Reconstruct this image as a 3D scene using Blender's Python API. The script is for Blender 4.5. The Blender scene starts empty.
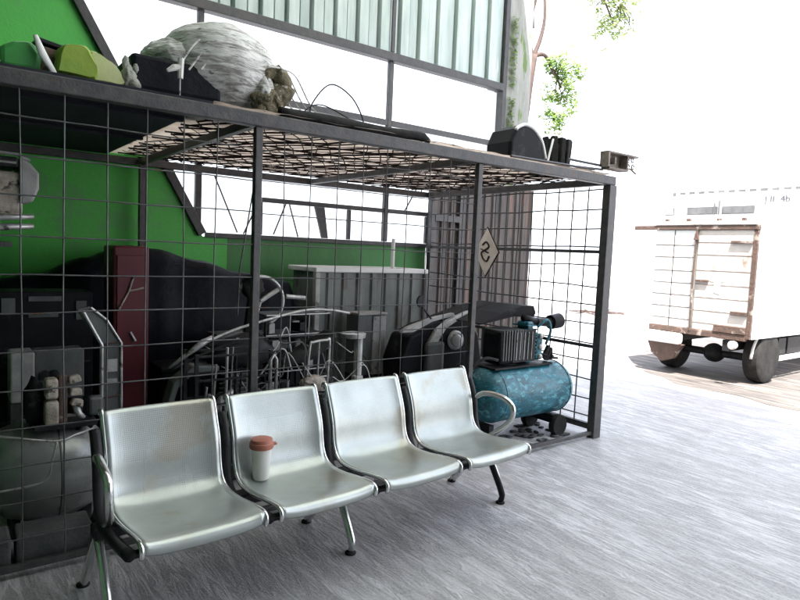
import bpy, bmesh, math, random
from mathutils import Vector, Matrix, noise, Euler
random.seed(7)
S = bpy.context.scene
COL = S.collection
R = math.radians
H = 2.17      # cage height
D = 2.41      # cage depth = wall plane

# ------------------------------------------------------------------ materials
def mat(name, c1, c2=None, rough=.6, metal=0, scale=8, detail=6, stretch=(1,1,1), lo=.35, hi=.65,
        bump=0, bscale=None, c3=None, s3=3, t3=.6, trans=0, transl=0, coat=0, rvar=.12, dist=0):
    m = bpy.data.materials.new(name); m.use_nodes = True
    nt = m.node_tree; N = nt.nodes; L = nt.links
    b = N['Principled BSDF']; out = N['Material Output']
    b.inputs['Roughness'].default_value = rough; b.inputs['Metallic'].default_value = metal
    b.inputs['Coat Weight'].default_value = coat
    if max(c1) < .06 and not metal: b.inputs['Specular IOR Level'].default_value = .12
    tc = N.new('ShaderNodeTexCoord'); mp = N.new('ShaderNodeMapping')
    mp.inputs['Scale'].default_value = stretch
    L.new(tc.outputs['Object'], mp.inputs['Vector'])
    def nz(sc, det=detail, d=0):
        n = N.new('ShaderNodeTexNoise'); n.inputs['Scale'].default_value = sc
        n.inputs['Detail'].default_value = det; n.inputs['Roughness'].default_value = .62
        n.inputs['Distortion'].default_value = d
        L.new(mp.outputs[0], n.inputs['Vector']); return n
    def ramp(n, a, z):
        r = N.new('ShaderNodeValToRGB'); r.color_ramp.elements[0].position = a; r.color_ramp.elements[1].position = z
        L.new(n.outputs['Fac'], r.inputs[0]); return r
    col = None
    if c2 is None: c2 = tuple(x*.75 for x in c1)
    n1 = nz(scale, d=dist); r1 = ramp(n1, lo, hi)
    mx = N.new('ShaderNodeMix'); mx.data_type = 'RGBA'
    mx.inputs[6].default_value = (*c1, 1); mx.inputs[7].default_value = (*c2, 1)
    L.new(r1.outputs[0], mx.inputs[0]); col = mx.outputs[2]
    if c3:
        n3 = nz(s3); r3 = ramp(n3, t3, t3+.06)
        m3 = N.new('ShaderNodeMix'); m3.data_type = 'RGBA'; m3.inputs[7].default_value = (*c3, 1)
        L.new(col, m3.inputs[6]); L.new(r3.outputs[0], m3.inputs[0]); col = m3.outputs[2]
    L.new(col, b.inputs['Base Color'])
    if rvar:
        mr = N.new('ShaderNodeMapRange'); mr.inputs[3].default_value = max(.03, rough-rvar); mr.inputs[4].default_value = min(1, rough+rvar)
        L.new(n1.outputs['Fac'], mr.inputs[0]); L.new(mr.outputs[0], b.inputs['Roughness'])
    if bump:
        nb = nz(bscale or scale*3, 8); bp = N.new('ShaderNodeBump'); bp.inputs['Strength'].default_value = bump
        bp.inputs['Distance'].default_value = .02
        L.new(nb.outputs['Fac'], bp.inputs['Height']); L.new(bp.outputs[0], b.inputs['Normal'])
    sh = b.outputs[0]
    if transl:
        t = N.new('ShaderNodeBsdfTranslucent'); L.new(col, t.inputs[0])
        x = N.new('ShaderNodeMixShader'); x.inputs[0].default_value = transl
        L.new(sh, x.inputs[1]); L.new(t.outputs[0], x.inputs[2]); sh = x.outputs[0]
    if trans:
        t = N.new('ShaderNodeBsdfTransparent')
        x = N.new('ShaderNodeMixShader'); x.inputs[0].default_value = trans
        L.new(sh, x.inputs[1]); L.new(t.outputs[0], x.inputs[2]); sh = x.outputs[0]
    L.new(sh, out.inputs['Surface'])
    return m

M = {}
M['green'] = mat('green_paint', (.075,.46,.065), (.07,.42,.07), rough=.55, scale=2, c3=(.085,.36,.085), s3=2.3, t3=.58, bump=.15, bscale=40)
M['greenband'] = mat('darker_green', (.05,.24,.055), (.055,.17,.055), rough=.6, scale=3, stretch=(1,1,.3), bump=.2, bscale=30)
M['frame'] = mat('dark_steel', (.045,.046,.05), (.075,.07,.068), rough=.5, metal=.3, scale=14, c3=(.11,.065,.045), s3=22, t3=.66, bump=.15)
M['cage'] = mat('cage_steel', (.05,.05,.055), (.085,.08,.078), rough=.5, metal=.35, scale=18, c3=(.10,.055,.04), s3=16, t3=.62, bump=.2)
M['wire'] = mat('wire_steel', (.14,.145,.15), (.07,.07,.07), rough=.45, metal=.5, scale=10, c3=(.13,.075,.05), s3=9, t3=.6)
M['rustwire'] = mat('rusty_wire', (.016,.014,.013), (.04,.028,.025), rough=.9, scale=9, bump=.3)
M['corr'] = mat('pale_cladding', (.56,.63,.61), (.38,.46,.44), rough=.4, scale=3, stretch=(3,1,.35), c3=(.62,.66,.62), s3=2, t3=.6, transl=.08)
M['pane'] = mat('dusty_glass', (.85,.87,.86), (.75,.77,.76), rough=.25, scale=2, trans=.55, transl=.85)
M['column'] = mat('mossy_column', (.34,.34,.32), (.22,.23,.21), rough=.85, scale=5, stretch=(1,1,.25), c3=(.12,.18,.06), s3=7, t3=.6, bump=.5, bscale=30)
M['brownpanel'] = mat('brown_ribbed_steel', (.105,.085,.078), (.06,.055,.055), rough=.7, scale=4, stretch=(3,1,.4), c3=(.17,.09,.065), s3=5, t3=.58, bump=.25)
M['canopy'] = mat('canopy_steel', (.22,.23,.23), (.15,.15,.15), rough=.6, scale=2, bump=.1)
M['added_skylight'] = mat('added_skylight_sheet', (.80,.82,.80), (.68,.70,.66), rough=.5, scale=1.5, transl=.75)  # translucent sheet added for soft light from above
M['board'] = mat('dark_roof_board', (.022,.025,.033), (.035,.038,.045), rough=.7, scale=3, bump=.2)
M['roofsheet'] = mat('tan_plastic_sheet', (.84,.77,.73), (.60,.52,.48), rough=.55, scale=4, lo=.3, hi=.7, c3=(.12,.10,.09), s3=9, t3=.61, transl=.88, bump=.7, bscale=9, stretch=(1,1.7,1), dist=1.5)
M['steel'] = mat('bench_steel', (.47,.50,.485), (.35,.38,.365), rough=.33, metal=.55, scale=3, lo=.3, hi=.7, c3=(.38,.37,.32), s3=2.2, t3=.55, bump=.04, bscale=60)
M['chrome'] = mat('chrome', (.75,.76,.76), (.6,.6,.6), rough=.2, metal=.9, scale=9, c3=(.35,.3,.26), s3=12, t3=.64)
M['black'] = mat('black_steel', (.018,.018,.02), (.03,.03,.032), rough=.42, scale=10)
M['rubber'] = mat('black_rubber', (.022,.022,.022), (.04,.038,.036), rough=.8, scale=12, bump=.3)
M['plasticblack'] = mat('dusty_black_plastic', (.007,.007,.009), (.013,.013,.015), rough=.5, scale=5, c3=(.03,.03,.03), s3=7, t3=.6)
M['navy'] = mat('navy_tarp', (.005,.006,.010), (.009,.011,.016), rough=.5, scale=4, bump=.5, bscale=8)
M['red'] = mat('dark_red_paint', (.12,.008,.016), (.08,.006,.012), rough=.45, scale=3, c3=(.16,.10,.06), s3=6, t3=.72)
M['white'] = mat('white_paint', (.78,.78,.77), (.68,.68,.66), rough=.5, scale=2, bump=.05)
M['dirtywhite'] = mat('dirty_white_paint', (.42,.42,.40), (.25,.25,.24), rough=.55, scale=6, c3=(.10,.09,.08), s3=8, t3=.6, bump=.2)
M['greymetal'] = mat('grey_painted_metal', (.11,.12,.115), (.06,.065,.065), rough=.5, scale=5, stretch=(1,1,.4), c3=(.09,.08,.07), s3=6, t3=.58, bump=.2)
M['bingrey'] = mat('bin_grey_green', (.20,.22,.205), (.12,.135,.125), rough=.55, scale=5, stretch=(1,1,.4), c3=(.10,.09,.08), s3=6, t3=.58, bump=.2)
M['tankgrey'] = mat('grey_tank_paint', (.24,.25,.24), (.15,.16,.16), rough=.3, metal=.2, scale=3, c3=(.13,.13,.12), s3=5, t3=.6, coat=.3)
M['teal'] = mat('teal_paint', (.014,.16,.22), (.006,.07,.10), rough=.42, scale=9, lo=.38, hi=.62, c3=(.08,.32,.38), s3=20, t3=.55, bump=.4, bscale=30, stretch=(.8,1,1.6), coat=.25, dist=1)
M['tan'] = mat('tan_casting', (.42,.37,.31), (.25,.21,.17), rough=.6, scale=16, c3=(.06,.05,.04), s3=18, t3=.58, bump=.5)
M['silver'] = mat('scuffed_aluminium', (.55,.55,.54), (.32,.32,.31), rough=.4, metal=.6, scale=12, c3=(.12,.11,.1), s3=16, t3=.6, bump=.2)
M['sack'] = mat('net_sack', (.84,.84,.82), (.36,.34,.32), rough=.6, scale=9, lo=.46, hi=.62, c3=(.20,.18,.16), s3=17, t3=.60, bump=.8, bscale=11, stretch=(.8,.8,4.2), dist=.8, transl=.2)
M['bundle'] = mat('dry_bundle', (.24,.20,.13), (.10,.085,.05), rough=.95, scale=22, c3=(.42,.40,.34), s3=30, t3=.58, bump=1, bscale=50)
M['creamplastic'] = mat('cream_green_plastic', (.78,.80,.48), (.60,.70,.28), rough=.45, scale=3, transl=.35, bump=.3, bscale=9)
M['olive'] = mat('olive_plastic', (.30,.38,.04), (.20,.33,.04), rough=.5, scale=3, bump=.3, bscale=10)
M['darkgreen'] = mat('dark_green_plastic', (.05,.28,.06), (.035,.18,.05), rough=.45, scale=4)
M['cloth'] = mat('grey_cloth', (.42,.43,.38), (.28,.29,.25), rough=.95, scale=20, bump=.6)
M['cardboard'] = mat('brown_card', (.22,.14,.11), (.13,.09,.075), rough=.9, scale=8)
M['woodsteel'] = mat('weathered_bracket', (.27,.23,.20), (.15,.12,.10), rough=.8, scale=14, bump=.4)
M['cup'] = mat('cup_white', (.80,.79,.75), (.72,.70,.66), rough=.4, scale=5, transl=.15)
M['cupred'] = mat('cup_red', (.38,.13,.09), (.28,.09,.065), rough=.5, scale=8)
M['block'] = mat('dark_concrete_block', (.095,.10,.105), (.055,.058,.06), rough=.85, scale=6, bump=.5, bscale=25)
M['sign'] = mat('tan_sign', (.85,.78,.70), (.72,.62,.54), rough=.6, scale=9)
M['rust'] = mat('rust_paint', (.12,.07,.055), (.08,.055,.045), rough=.8, scale=10, c3=(.32,.27,.24), s3=7, t3=.58, bump=.5)
M['rustdoor'] = mat('cream_door_stained', (.70,.65,.61), (.56,.50,.46), rough=.6, scale=3, stretch=(1,1,.5), c3=(.28,.20,.16), s3=3, t3=.66, bump=.2)
M['seam'] = mat('dark_seam', (.05,.04,.035), (.09,.06,.05), rough=.8, scale=10)
M['glass'] = mat('vehicle_glass', (.03,.04,.045), (.03,.04,.045), rough=.08, coat=.5, rvar=0)
M['tealfade'] = mat('faded_teal', (.30,.40,.38), (.50,.52,.49), rough=.6, scale=8)
M['lens'] = mat('lamp_lens', (.62,.64,.64), (.5,.5,.5), rough=.12, coat=.6, rvar=0)
M['redlens'] = mat('red_lens', (.35,.02,.015), (.28,.02,.015), rough=.2, coat=.5, rvar=0)
M['bark'] = mat('pinkish_bark', (.10,.065,.055), (.045,.03,.027), rough=.9, scale=6, stretch=(1,1,.3), bump=.8)
M['leaf'] = mat('leaf', (.20,.30,.07), (.12,.21,.04), rough=.6, scale=3, transl=.45)
M['leafpale'] = mat('pale_leaf', (.30,.36,.12), (.20,.26,.07), rough=.6, scale=3, transl=.5)
M['farwall'] = mat('far_white_wall', (.80,.80,.79), (.76,.76,.74), rough=.8, scale=.4)
M['fargrey'] = mat('far_grey_trim', (.07,.07,.07), (.12,.12,.12), rough=.8, scale=1.2)

def ground_mat():
    m = bpy.data.materials.new('brushed_concrete'); m.use_nodes = True
    nt = m.node_tree; N = nt.nodes; L = nt.links; b = N['Principled BSDF']
    tc = N.new('ShaderNodeTexCoord')
    def mp(sc, rot=0):
        q = N.new('ShaderNodeMapping'); q.inputs['Scale'].default_value = sc; q.inputs['Rotation'].default_value = (0,0,rot)
        L.new(tc.outputs['Object'], q.inputs['Vector']); return q
    def nz(v, sc, det=5, dist=0):
        n = N.new('ShaderNodeTexNoise'); n.inputs['Scale'].default_value = sc; n.inputs['Detail'].default_value = det
        n.inputs['Distortion'].default_value = dist; n.inputs['Roughness'].default_value = .6
        L.new(v.outputs[0], n.inputs['Vector']); return n
    def rp(n, a, z, c0=0., c1=1.):
        r = N.new('ShaderNodeMapRange'); r.inputs[1].default_value = a; r.inputs[2].default_value = z
        r.inputs[3].default_value = c0; r.inputs[4].default_value = c1; L.new(n.outputs[0], r.inputs[0]); return r
    streak = rp(nz(mp((8,1.3,1), R(-8)), 3.0, 7, 1.6), .42, .58)
    wide = rp(nz(mp((2.6,.5,1), R(-14)), 2.2, 6, 1.4), .40, .60)
    blot = rp(nz(mp((1,1,1)), .8, 6, .3), .35, .7)
    grit = rp(nz(mp((1,1,1)), 60, 4), .3, .7)
    def mix(f, a, c, k=None):
        x = N.new('ShaderNodeMix'); x.data_type = 'RGBA'
        for s, v in ((6,a),(7,c)):
            if isinstance(v, tuple): x.inputs[s].default_value = (*v,1)
            else: L.new(v, x.inputs[s])
        if k is not None:
            mm = N.new('ShaderNodeMath'); mm.operation = 'MULTIPLY'; mm.inputs[1].default_value = k
            L.new(f.outputs[0], mm.inputs[0]); L.new(mm.outputs[0], x.inputs[0])
        else: L.new(f.outputs[0], x.inputs[0])
        return x.outputs[2]
    c = mix(wide, (.31,.305,.32), (.56,.555,.585))
    c = mix(streak, c, (.19,.187,.195), .8)
    c = mix(blot, c, (.34,.33,.325), .45)
    c = mix(grit, c, (.58,.57,.58), .35)
    L.new(c, b.inputs['Base Color'])
    b.inputs['Roughness'].default_value = .6
    rr = rp(nz(mp((2,.5,1)), 2.5, 5), .3, .7, .42, .72); L.new(rr.outputs[0], b.inputs['Roughness'])
    add = N.new('ShaderNodeMath'); add.operation = 'ADD'; L.new(streak.outputs[0], add.inputs[0]); L.new(grit.outputs[0], add.inputs[1])
    bp = N.new('ShaderNodeBump'); bp.inputs['Strength'].default_value = .35; bp.inputs['Distance'].default_value = .01
    L.new(add.outputs[0], bp.inputs['Height']); L.new(bp.outputs[0], b.inputs['Normal'])
    return m
M['ground'] = ground_mat()
M['yard'] = mat('dusty_tan_asphalt', (.15,.13,.12), (.05,.046,.045), rough=.85, scale=2.4, detail=8, stretch=(3.2,.45,1), lo=.36, hi=.62, c3=(.24,.20,.175), s3=1.6, t3=.57, bump=.4, dist=1.2)

# ------------------------------------------------------------------ mesh builder
class MB:
    def __init__(s): s.v = []; s.f = []
    def add(s, vs, fs):
        k = len(s.v); s.v += [tuple(v) for v in vs]; s.f += [tuple(i+k for i in f) for f in fs]; return s
    def box(s, c, sz, rot=None, top=None):
        x, y, z = (a/2 for a in sz); q = []
        for dz in (-1,1):
            t = (top if (top and dz > 0) else (1,1))
            for dx, dy in ((-1,-1),(1,-1),(1,1),(-1,1)): q.append(Vector((dx*x*t[0], dy*y*t[1], dz*z)))
        if rot: e = Euler(rot); q = [e.to_matrix() @ v for v in q]
        q = [v + Vector(c) for v in q]
        return s.add(q, [(0,3,2,1),(4,5,6,7),(0,1,5,4),(1,2,6,5),(2,3,7,6),(3,0,4,7)])
    def b2(s, a, b):   # box from two corners
        return s.box([(a[i]+b[i])/2 for i in range(3)], [abs(b[i]-a[i]) for i in range(3)])
    def tube(s, pts, r, n=8, caps=True, flat=1.0):
        pts = [Vector(p) for p in pts]; rs = r if isinstance(r, (list,tuple)) else [r]*len(pts)
        up = None; rings = []
        for i, p in enumerate(pts):
            d = (pts[min(i+1,len(pts)-1)] - pts[max(i-1,0)]).normalized()
            if up is None:
                up = Vector((0,0,1)) if abs(d.z) < .9 else Vector((1,0,0))
            a = d.cross(up)
            if a.length < 1e-4: a = d.cross(Vector((0,1,0)))
            a.normalize(); b = a.cross(d).normalized(); up = b
            rings.append([p + (a*math.cos(t)*flat + b*math.sin(t))*rs[i] for t in (2*math.pi*k/n for k in range(n))])
        vs = [v for g in rings for v in g]; fs = []
        for i in range(len(pts)-1):
            for k in range(n): fs.append((i*n+k, i*n+(k+1)%n, (i+1)*n+(k+1)%n, (i+1)*n+k))
        if caps: fs.append(tuple(range(n-1,-1,-1))); fs.append(tuple((len(pts)-1)*n+k for k in range(n)))
        return s.add(vs, fs)
    def lathe(s, prof, c, axis=(0,0,1), n=28):   # prof (r, h)
        ax = Vector(axis).normalized(); a = ax.orthogonal().normalized(); b = ax.cross(a); vs = []; fs = []
        for r, h in prof:
            for k in range(n):
                t = 2*math.pi*k/n; vs.append(Vector(c) + ax*h + (a*math.cos(t) + b*math.sin(t))*max(r,1e-4))
        for i in range(len(prof)-1):
            for k in range(n): fs.append((i*n+k, i*n+(k+1)%n, (i+1)*n+(k+1)%n, (i+1)*n+k))
        fs.append(tuple(range(n-1,-1,-1))); fs.append(tuple((len(prof)-1)*n+k for k in range(n)))
        return s.add(vs, fs)
    def prism(s, poly, axis, a, b):   # polygon in the two other axes extruded a..b
        def P(u, v, w): return {0:(w,u,v), 1:(u,w,v), 2:(u,v,w)}[axis]
        n = len(poly); vs = [P(u,v,a) for u,v in poly] + [P(u,v,b) for u,v in poly]
        return s.add(vs, [tuple(range(n)), tuple(range(2*n-1,n-1,-1))] + [(k,(k+1)%n,n+(k+1)%n,n+k) for k in range(n)])
    def blob(s, c, sz, amp=.15, freq=2.5, sub=4, ridged=False, seed=0, floor=None):
        bm = bmesh.new(); bmesh.ops.create_icosphere(bm, subdivisions=sub, radius=1)
        vs = []
        for v in bm.verts:
            p = v.co.copy(); q = p*freq + Vector((seed*7.3, seed*3.1, seed))
            if ridged: d = noise.ridged_multi_fractal(q, .9, 2.1, 5, 1.0, 2.0)*.5 - .5
            else: d = noise.fractal(q, 1, 2, 4)
            p *= 1 + amp*d
            w = Vector((p.x*sz[0], p.y*sz[1], p.z*sz[2])) + Vector(c)
            if floor is not None and w.z < floor: w.z = floor + (w.z-floor)*.02
            vs.append(w)
        fs = [tuple(v.index for v in f.verts) for f in bm.faces]; bm.free()
        return s.add(vs, fs)
    def build(s, name, m, parent=None, smooth=None, bevel=0, seg=2, loc=None, label=None):
        me = bpy.data.meshes.new(name); me.from_pydata(s.v, [], s.f)
        bm = bmesh.new(); bm.from_mesh(me); bmesh.ops.recalc_face_normals(bm, faces=bm.faces); bm.to_mesh(me); bm.free()
        me.materials.append(M[m] if isinstance(m, str) else m)
        o = bpy.data.objects.new(name, me); COL.objects.link(o)
        if smooth is not None:
            for p in me.polygons: p.use_smooth = True
            if smooth:
                e = smooth
                bm = bmesh.new(); bm.from_mesh(me)
                for ed in bm.edges:
                    if len(ed.link_faces) == 2 and ed.calc_face_angle(0) > R(e): ed.smooth = False
                bm.to_mesh(me); bm.free()
        if bevel:
            bv = o.modifiers.new('bevel', 'BEVEL'); bv.width = bevel; bv.segments = seg; bv.limit_method = 'ANGLE'; bv.angle_limit = R(40)
        if parent:
            o.parent = parent
            o.matrix_parent_inverse = Matrix.Identity(4)
            if parent.type == 'EMPTY': o.location = -Vector(parent.location) if not parent.get('_local') else (0,0,0)
        if label: o['label'] = label
        return o

def thing(name, label, cat, loc=(0,0,0), group=None, rotz=0, local=False):
    o = bpy.data.objects.new(name, None); COL.objects.link(o); o.location = loc; o.rotation_euler = (0,0,rotz)
    o.empty_display_size = .1
    o['label'] = label; o['category'] = cat
    if group: o['group'] = group
    if local: o['_local'] = 1
    return o
def tag(o, label, cat, group=None):
    o['label'] = label; o['category'] = cat
    if group: o['group'] = group
    return o
def structure(o): o['kind'] = 'structure'; return o
def arc(c, r, a0, a1, n, plane='xz'):
    q = []
    for i in range(n+1):
        t = R(a0 + (a1-a0)*i/n); u, v = r*math.cos(t), r*math.sin(t)
        q.append({'xz':(c[0]+u, c[1], c[2]+v), 'yz':(c[0], c[1]+u, c[2]+v), 'xy':(c[0]+u, c[1]+v, c[2])}[plane])
    return q
def smoothpts(pts, n=6):   # catmull-rom
    P = [Vector(p) for p in pts]; P = [P[0]*2-P[1]] + P + [P[-1]*2-P[-2]]; out = []
    for i in range(1, len(P)-2):
        for k in range(n):
            t = k/n; a,b,c,d = P[i-1],P[i],P[i+1],P[i+2]
            out.append(.5*((2*b)+(c-a)*t+(2*a-5*b+4*c-d)*t*t+(3*b-a-3*c+d)*t**3))
    out.append(P[-2]); return out

# ------------------------------------------------------------------ ground
g = MB(); g.add([(-260,-260,0),(320,-260,0),(320,260,0),(-260,260,0)], [(0,1,2,3)])
structure(g.build('ground', 'ground'))
q = MB(); edge = [(2.9,-9),(2.85,-4),(2.75,-.77),(2.85,.1),(2.9,.7),(3.1,1.2),(3.5,1.8),(5,2.6),(9,3.0),(13,2.4),(14,-9)]
P = smoothpts([(a,b,0) for a,b in edge],6)
q.v = [(p.x+.10*noise.noise(Vector((p.x*2,p.y*2,0))), p.y+.12*noise.noise(Vector((p.x*2,p.y*2,4))), .004) for p in P]; q.f = [tuple(range(len(q.v)))]
structure(q.build('yard_asphalt', 'yard'))

# ------------------------------------------------------------------ building
Bd = thing('workshop_building', 'workshop wall painted green with large white windows, pale ribbed cladding and mossy column', 'building', (-3,D,0))
T = .14
slope = -.569
def xd(z): return -2.53 + (z-1.56)*slope
w = MB()
w.prism([(-9,1.18),(-2.3,1.18),(-2.3,1.56),(xd(1.56),1.56),(xd(5.3),5.3),(-9,5.3)], 1, D, D+T)
w.build('wall', 'green', Bd)
w = MB(); w.b2((-9,D,0),(.04,D+T,1.178)); w.b2((-2.298,D,1.18),(.04,D+T,1.56)); w.build('lower_wall', 'greenband', Bd)  # lower part in a darker green than the wall above
# brown ribbed panel beside the column
w = MB(); x = .042; poly = [(.042, D-.02)]
while x < 1.60:
    poly += [(x, D-.11), (x+.06, D-.11), (x+.075, D-.085), (x+.12, D-.085)]; x += .135
poly += [(1.68, D-.11), (1.68, D-.052)]
w.prism(poly, 2, 0, 2.34); w.build('ribbed_panel', 'brownpanel', Bd)
w = MB(); w.b2((.42,D-.14,0),(.50,D-.112,2.3)); w.b2((.06,D-.14,1.86),(.42,D-.112,1.93)); w.build('panel_rail', 'frame', Bd)
# window frames
def bar(mb, a, b, wd=.06, dp=.06, y=D-.01):
    a = Vector((a[0],y,a[1])); b = Vector((b[0],y,b[1])); d = b-a; L = d.length
    mb.box((a+b)/2, (L, dp, wd), rot=(0, -math.atan2(d.z,d.x), 0)); return mb
fr = bar(MB(), (-9,3.54), (1.10,3.54), .085, .10); fr.build('main_beam', 'frame', Bd, bevel=.006)
fr = bar(MB(), (xd(1.58),1.58), (xd(3.49),3.49), .075, .07); bar(fr, (xd(3.6),3.6), (xd(5.2),5.2), .075, .07); fr.build('slanted_frame', 'frame', Bd, bevel=.005)
fr = bar(MB(), (xd(1.59)+.04,1.575), (.10,1.575), .045, .05, D-.004); fr.build('sill', 'frame', Bd, bevel=.004)
for x in (-2.58, -.55):
    fr = bar(MB(), (x,1.60), (x,3.495), .055, .05, D-.006); fr.build('mullion', 'frame', Bd, bevel=.004)
for x0, x1 in ((xd(2.88)+.04,-2.61),(-2.55,-.58),(-.52,1.10)):
    fr = bar(MB(), (x0,2.86), (x1,2.86), .06, .045, D-.008); fr.build('window_rail', 'frame', Bd, bevel=.004)
for x0, x1 in ((-1.98,-.58),(-.52,.06)):
    fr = bar(MB(), (x0,1.93), (x1,1.93), .045, .04, D-.008); fr.build('window_rail', 'frame', Bd, bevel=.003)
for x in (-1.99,-1.01,.03):
    fr = bar(MB(), (x,1.60), (x,1.905), .04, .035, D-.008); fr.build('window_bar', 'frame', Bd, bevel=.003)
fr = MB(); fr.prism([(-1.42,1.905),(-1.31,1.905),(-1.26,1.60),(-1.33,1.60)], 1, D-.03, D-.005); fr.build('window_stay', 'frame', Bd)
for a, b in (((-2.16,1.60),(-2.02,1.9)),((-1.86,1.61),(-1.74,1.905)),((-1.70,1.905),(-1.60,1.60)),((-2.44,2.1),(-2.22,1.61)),((-.30,1.95),(-.12,2.25))):
    fr = bar(MB(), a, b, .012, .012, D-.03); fr.build('window_stay', 'frame', Bd)
# panes
def pane(poly):
    q = MB(); q.prism(poly, 1, D+.045, D+.05); q.build('window_pane', 'pane', Bd)
pane([(xd(1.6)+.02,1.6),(-2.61,1.6),(-2.61,3.49),(xd(3.49)+.03,3.49)])
pane([(-2.55,1.6),(-.58,1.6),(-.58,3.49),(-2.55,3.49)])
pane([(-.52,1.6),(.04,1.6),(.04,2.63),(1.10,2.63),(1.10,3.49),(-.52,3.49)])
# corrugated cladding above
x = -3.72; poly = [(x, D+.08)]
k = 0
while x < 1.08:
    poly += [(x, D+.0), (x+.095, D+.0), (x+.10, D+.07), (x+.122, D+.07), (x+.127, D-.035), (x+.232, D-.035), (x+.237, D+.07), (x+.259, D+.07)]; x += .262
poly[-1] = (1.10, D+.005); poly = [p for p in poly if p[0] <= 1.10]
poly += [(1.10, D+.08)]
q = MB(); q.prism(poly, 2, 3.583, 5.3); q.build('ribbed_cladding', 'corr', Bd)
q = MB(); q.b2((-.58,D-.055,3.59),(-.54,D-.036,5.28)); q.build('cladding_joint', 'frame', Bd)
q = MB(); q.b2((1.102,D-.05,0.0),(1.17,D+.10,5.3)); q.build('end_post', 'frame', Bd, bevel=.006)
# column
q = MB(); q.b2((1.172,D-.03,0),(1.64,D+.34,5.3))
q = MB()
n = 30
for i in range(n+1):
    z = 5.3*i/n
    for (cx, cy) in ((1.18,D-.03),(1.36,D-.045),(1.60,D-.03),(1.645,D+.02),(1.64,D+.30),(1.18,D+.30)):
        q.v.append((cx+.012*noise.noise(Vector((cx*9,z*3,1))), cy+.012*noise.noise(Vector((cy*9,z*3,5))), z))
for i in range(n):
    for k in range(6): q.f.append((i*6+k, i*6+(k+1)%6, (i+1)*6+(k+1)%6, (i+1)*6+k))
q.build('column', 'column', Bd)
# unseen canopy over the yard; skylights added and sheets laid out to shape light
for xa, xb, ya, yb, dz, mm, nm in ((-9.0,-4.3,-9.5,D+.13,.02,'canopy','canopy_roof'),(-4.42,1.2,-9.5,-4.3,.02,'canopy','canopy_roof'),(-4.42,-2.9,-4.4,.8,.02,'canopy','canopy_roof'),(-4.42,-2.8,.7,D+.13,0,'added_skylight','added_canopy_skylight'),(-2.95,1.2,-4.4,D+.13,0,'added_skylight','added_canopy_skylight')):
    x = xa; top = [(x,5.36+dz)]
    while x < xb:
        top += [(x+.01,5.32+dz),(x+.1,5.32+dz),(x+.12,5.36+dz),(x+.2,5.36+dz)]; x += .22
    q = MB(); q.prism(top + [(p[0],p[1]+.008) for p in reversed(top)], 1, ya, yb); q.build(nm, mm, Bd)
q = MB(); q.b2((-8.99,-9.64,0),(1.1,-9.502,5.31)); q.build('added_rear_wall', 'greymetal', Bd)  # unseen wall added behind the camera to keep light out of the cage
for y in (-9.2,-5.4,-1.5):
    q = MB(); q.b2((-9,y,5.12),(1.05,y+.1,5.315)); q.build('canopy_beam', 'frame', Bd)
for x in (-8.7,.95):
    q = MB(); q.b2((x,-9.2,0),(x+.16,-9.04,5.118)); q.build('canopy_post', 'frame', Bd)
q = MB(); q.b2((-9.14,-9.5,0),(-9.002,D+.3,5.31)); q.build('added_side_wall', 'greenband', Bd)  # unseen wall added to keep the left side dark

# ------------------------------------------------------------------ wire cage
C = thing('wire_cage', 'black steel wire mesh storage cage with flat roof behind the bench', 'cage', (-2.5,1.2,0))
XL = -5.7
def angle_post(x, y, z0, z1, w=.055, sx=1, sy=1, name='post'):
    q = MB(); q.b2((x,y,z0),(x+sx*w,y+sy*.008,z1)); q.b2((x,y+sy*.0085,z0),(x+sx*.008,y+sy*w,z1))
    q.build(name, 'cage', C)
# front corner: a stout square post with leaf frame
q = MB(); q.b2((-.05,-.035,0),(.045,.035,H-.06)); q.build('post', 'cage', C, bevel=.005)
for x in (-1.49,-3.08,-4.60,XL):
    q = MB(); q.b2((x-.02,-.02,0),(x+.02,.02,H-.06)); q.build('post', 'cage', C, bevel=.004)
for x in (-.0,-3.08,XL):
    q = MB(); q.b2((x-.025,D-.165,0),(x+.025,D-.115,H-.06)); q.build('post', 'cage', C, bevel=.004)
q = MB(); q.b2((XL-.03,-.03,H-.058),(.035,.03,H+.012)); q.build('top_rail', 'cage', C, bevel=.006)
q = MB(); q.b2((XL-.03,D-.08,H-.058),(.035,D-.03,H+.002)); q.build('top_rail', 'cage', C, bevel=.006)
q = MB(); q.b2((-.03,.032,H-.056),(.032,D-.082,H+.002)); q.build('top_rail', 'cage', C, bevel=.006)
for x in (-1.49,-3.08,-4.6):
    q = MB(); q.b2((x-.022,.032,H-.052),(x+.022,D-.082,H-.006)); q.build('roof_beam', 'cage', C, bevel=.004)
q = MB(); q.b2((XL,-.015,.03),(-.036,.015,.06)); q.build('bottom_rail', 'cage', C, bevel=.003)
q = MB(); q.b2((-.02,.036,.06),(.02,D-.072,.11)); q.build('bottom_rail', 'cage', C, bevel=.003)
for z in (1.565,.765):
    q = MB(); q.b2((-.012,.036,z-.014),(.012,D-.072,z+.014)); q.build('side_rail', 'cage', C, bevel=.002)
q = MB(); q.tube([(.01,.04,.10),(-.02,.9,.10),(-.05,1.5,.10)], .012); q.build('floor_bar', 'cage', C)
def wob(a): return random.uniform(-a, a)
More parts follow.
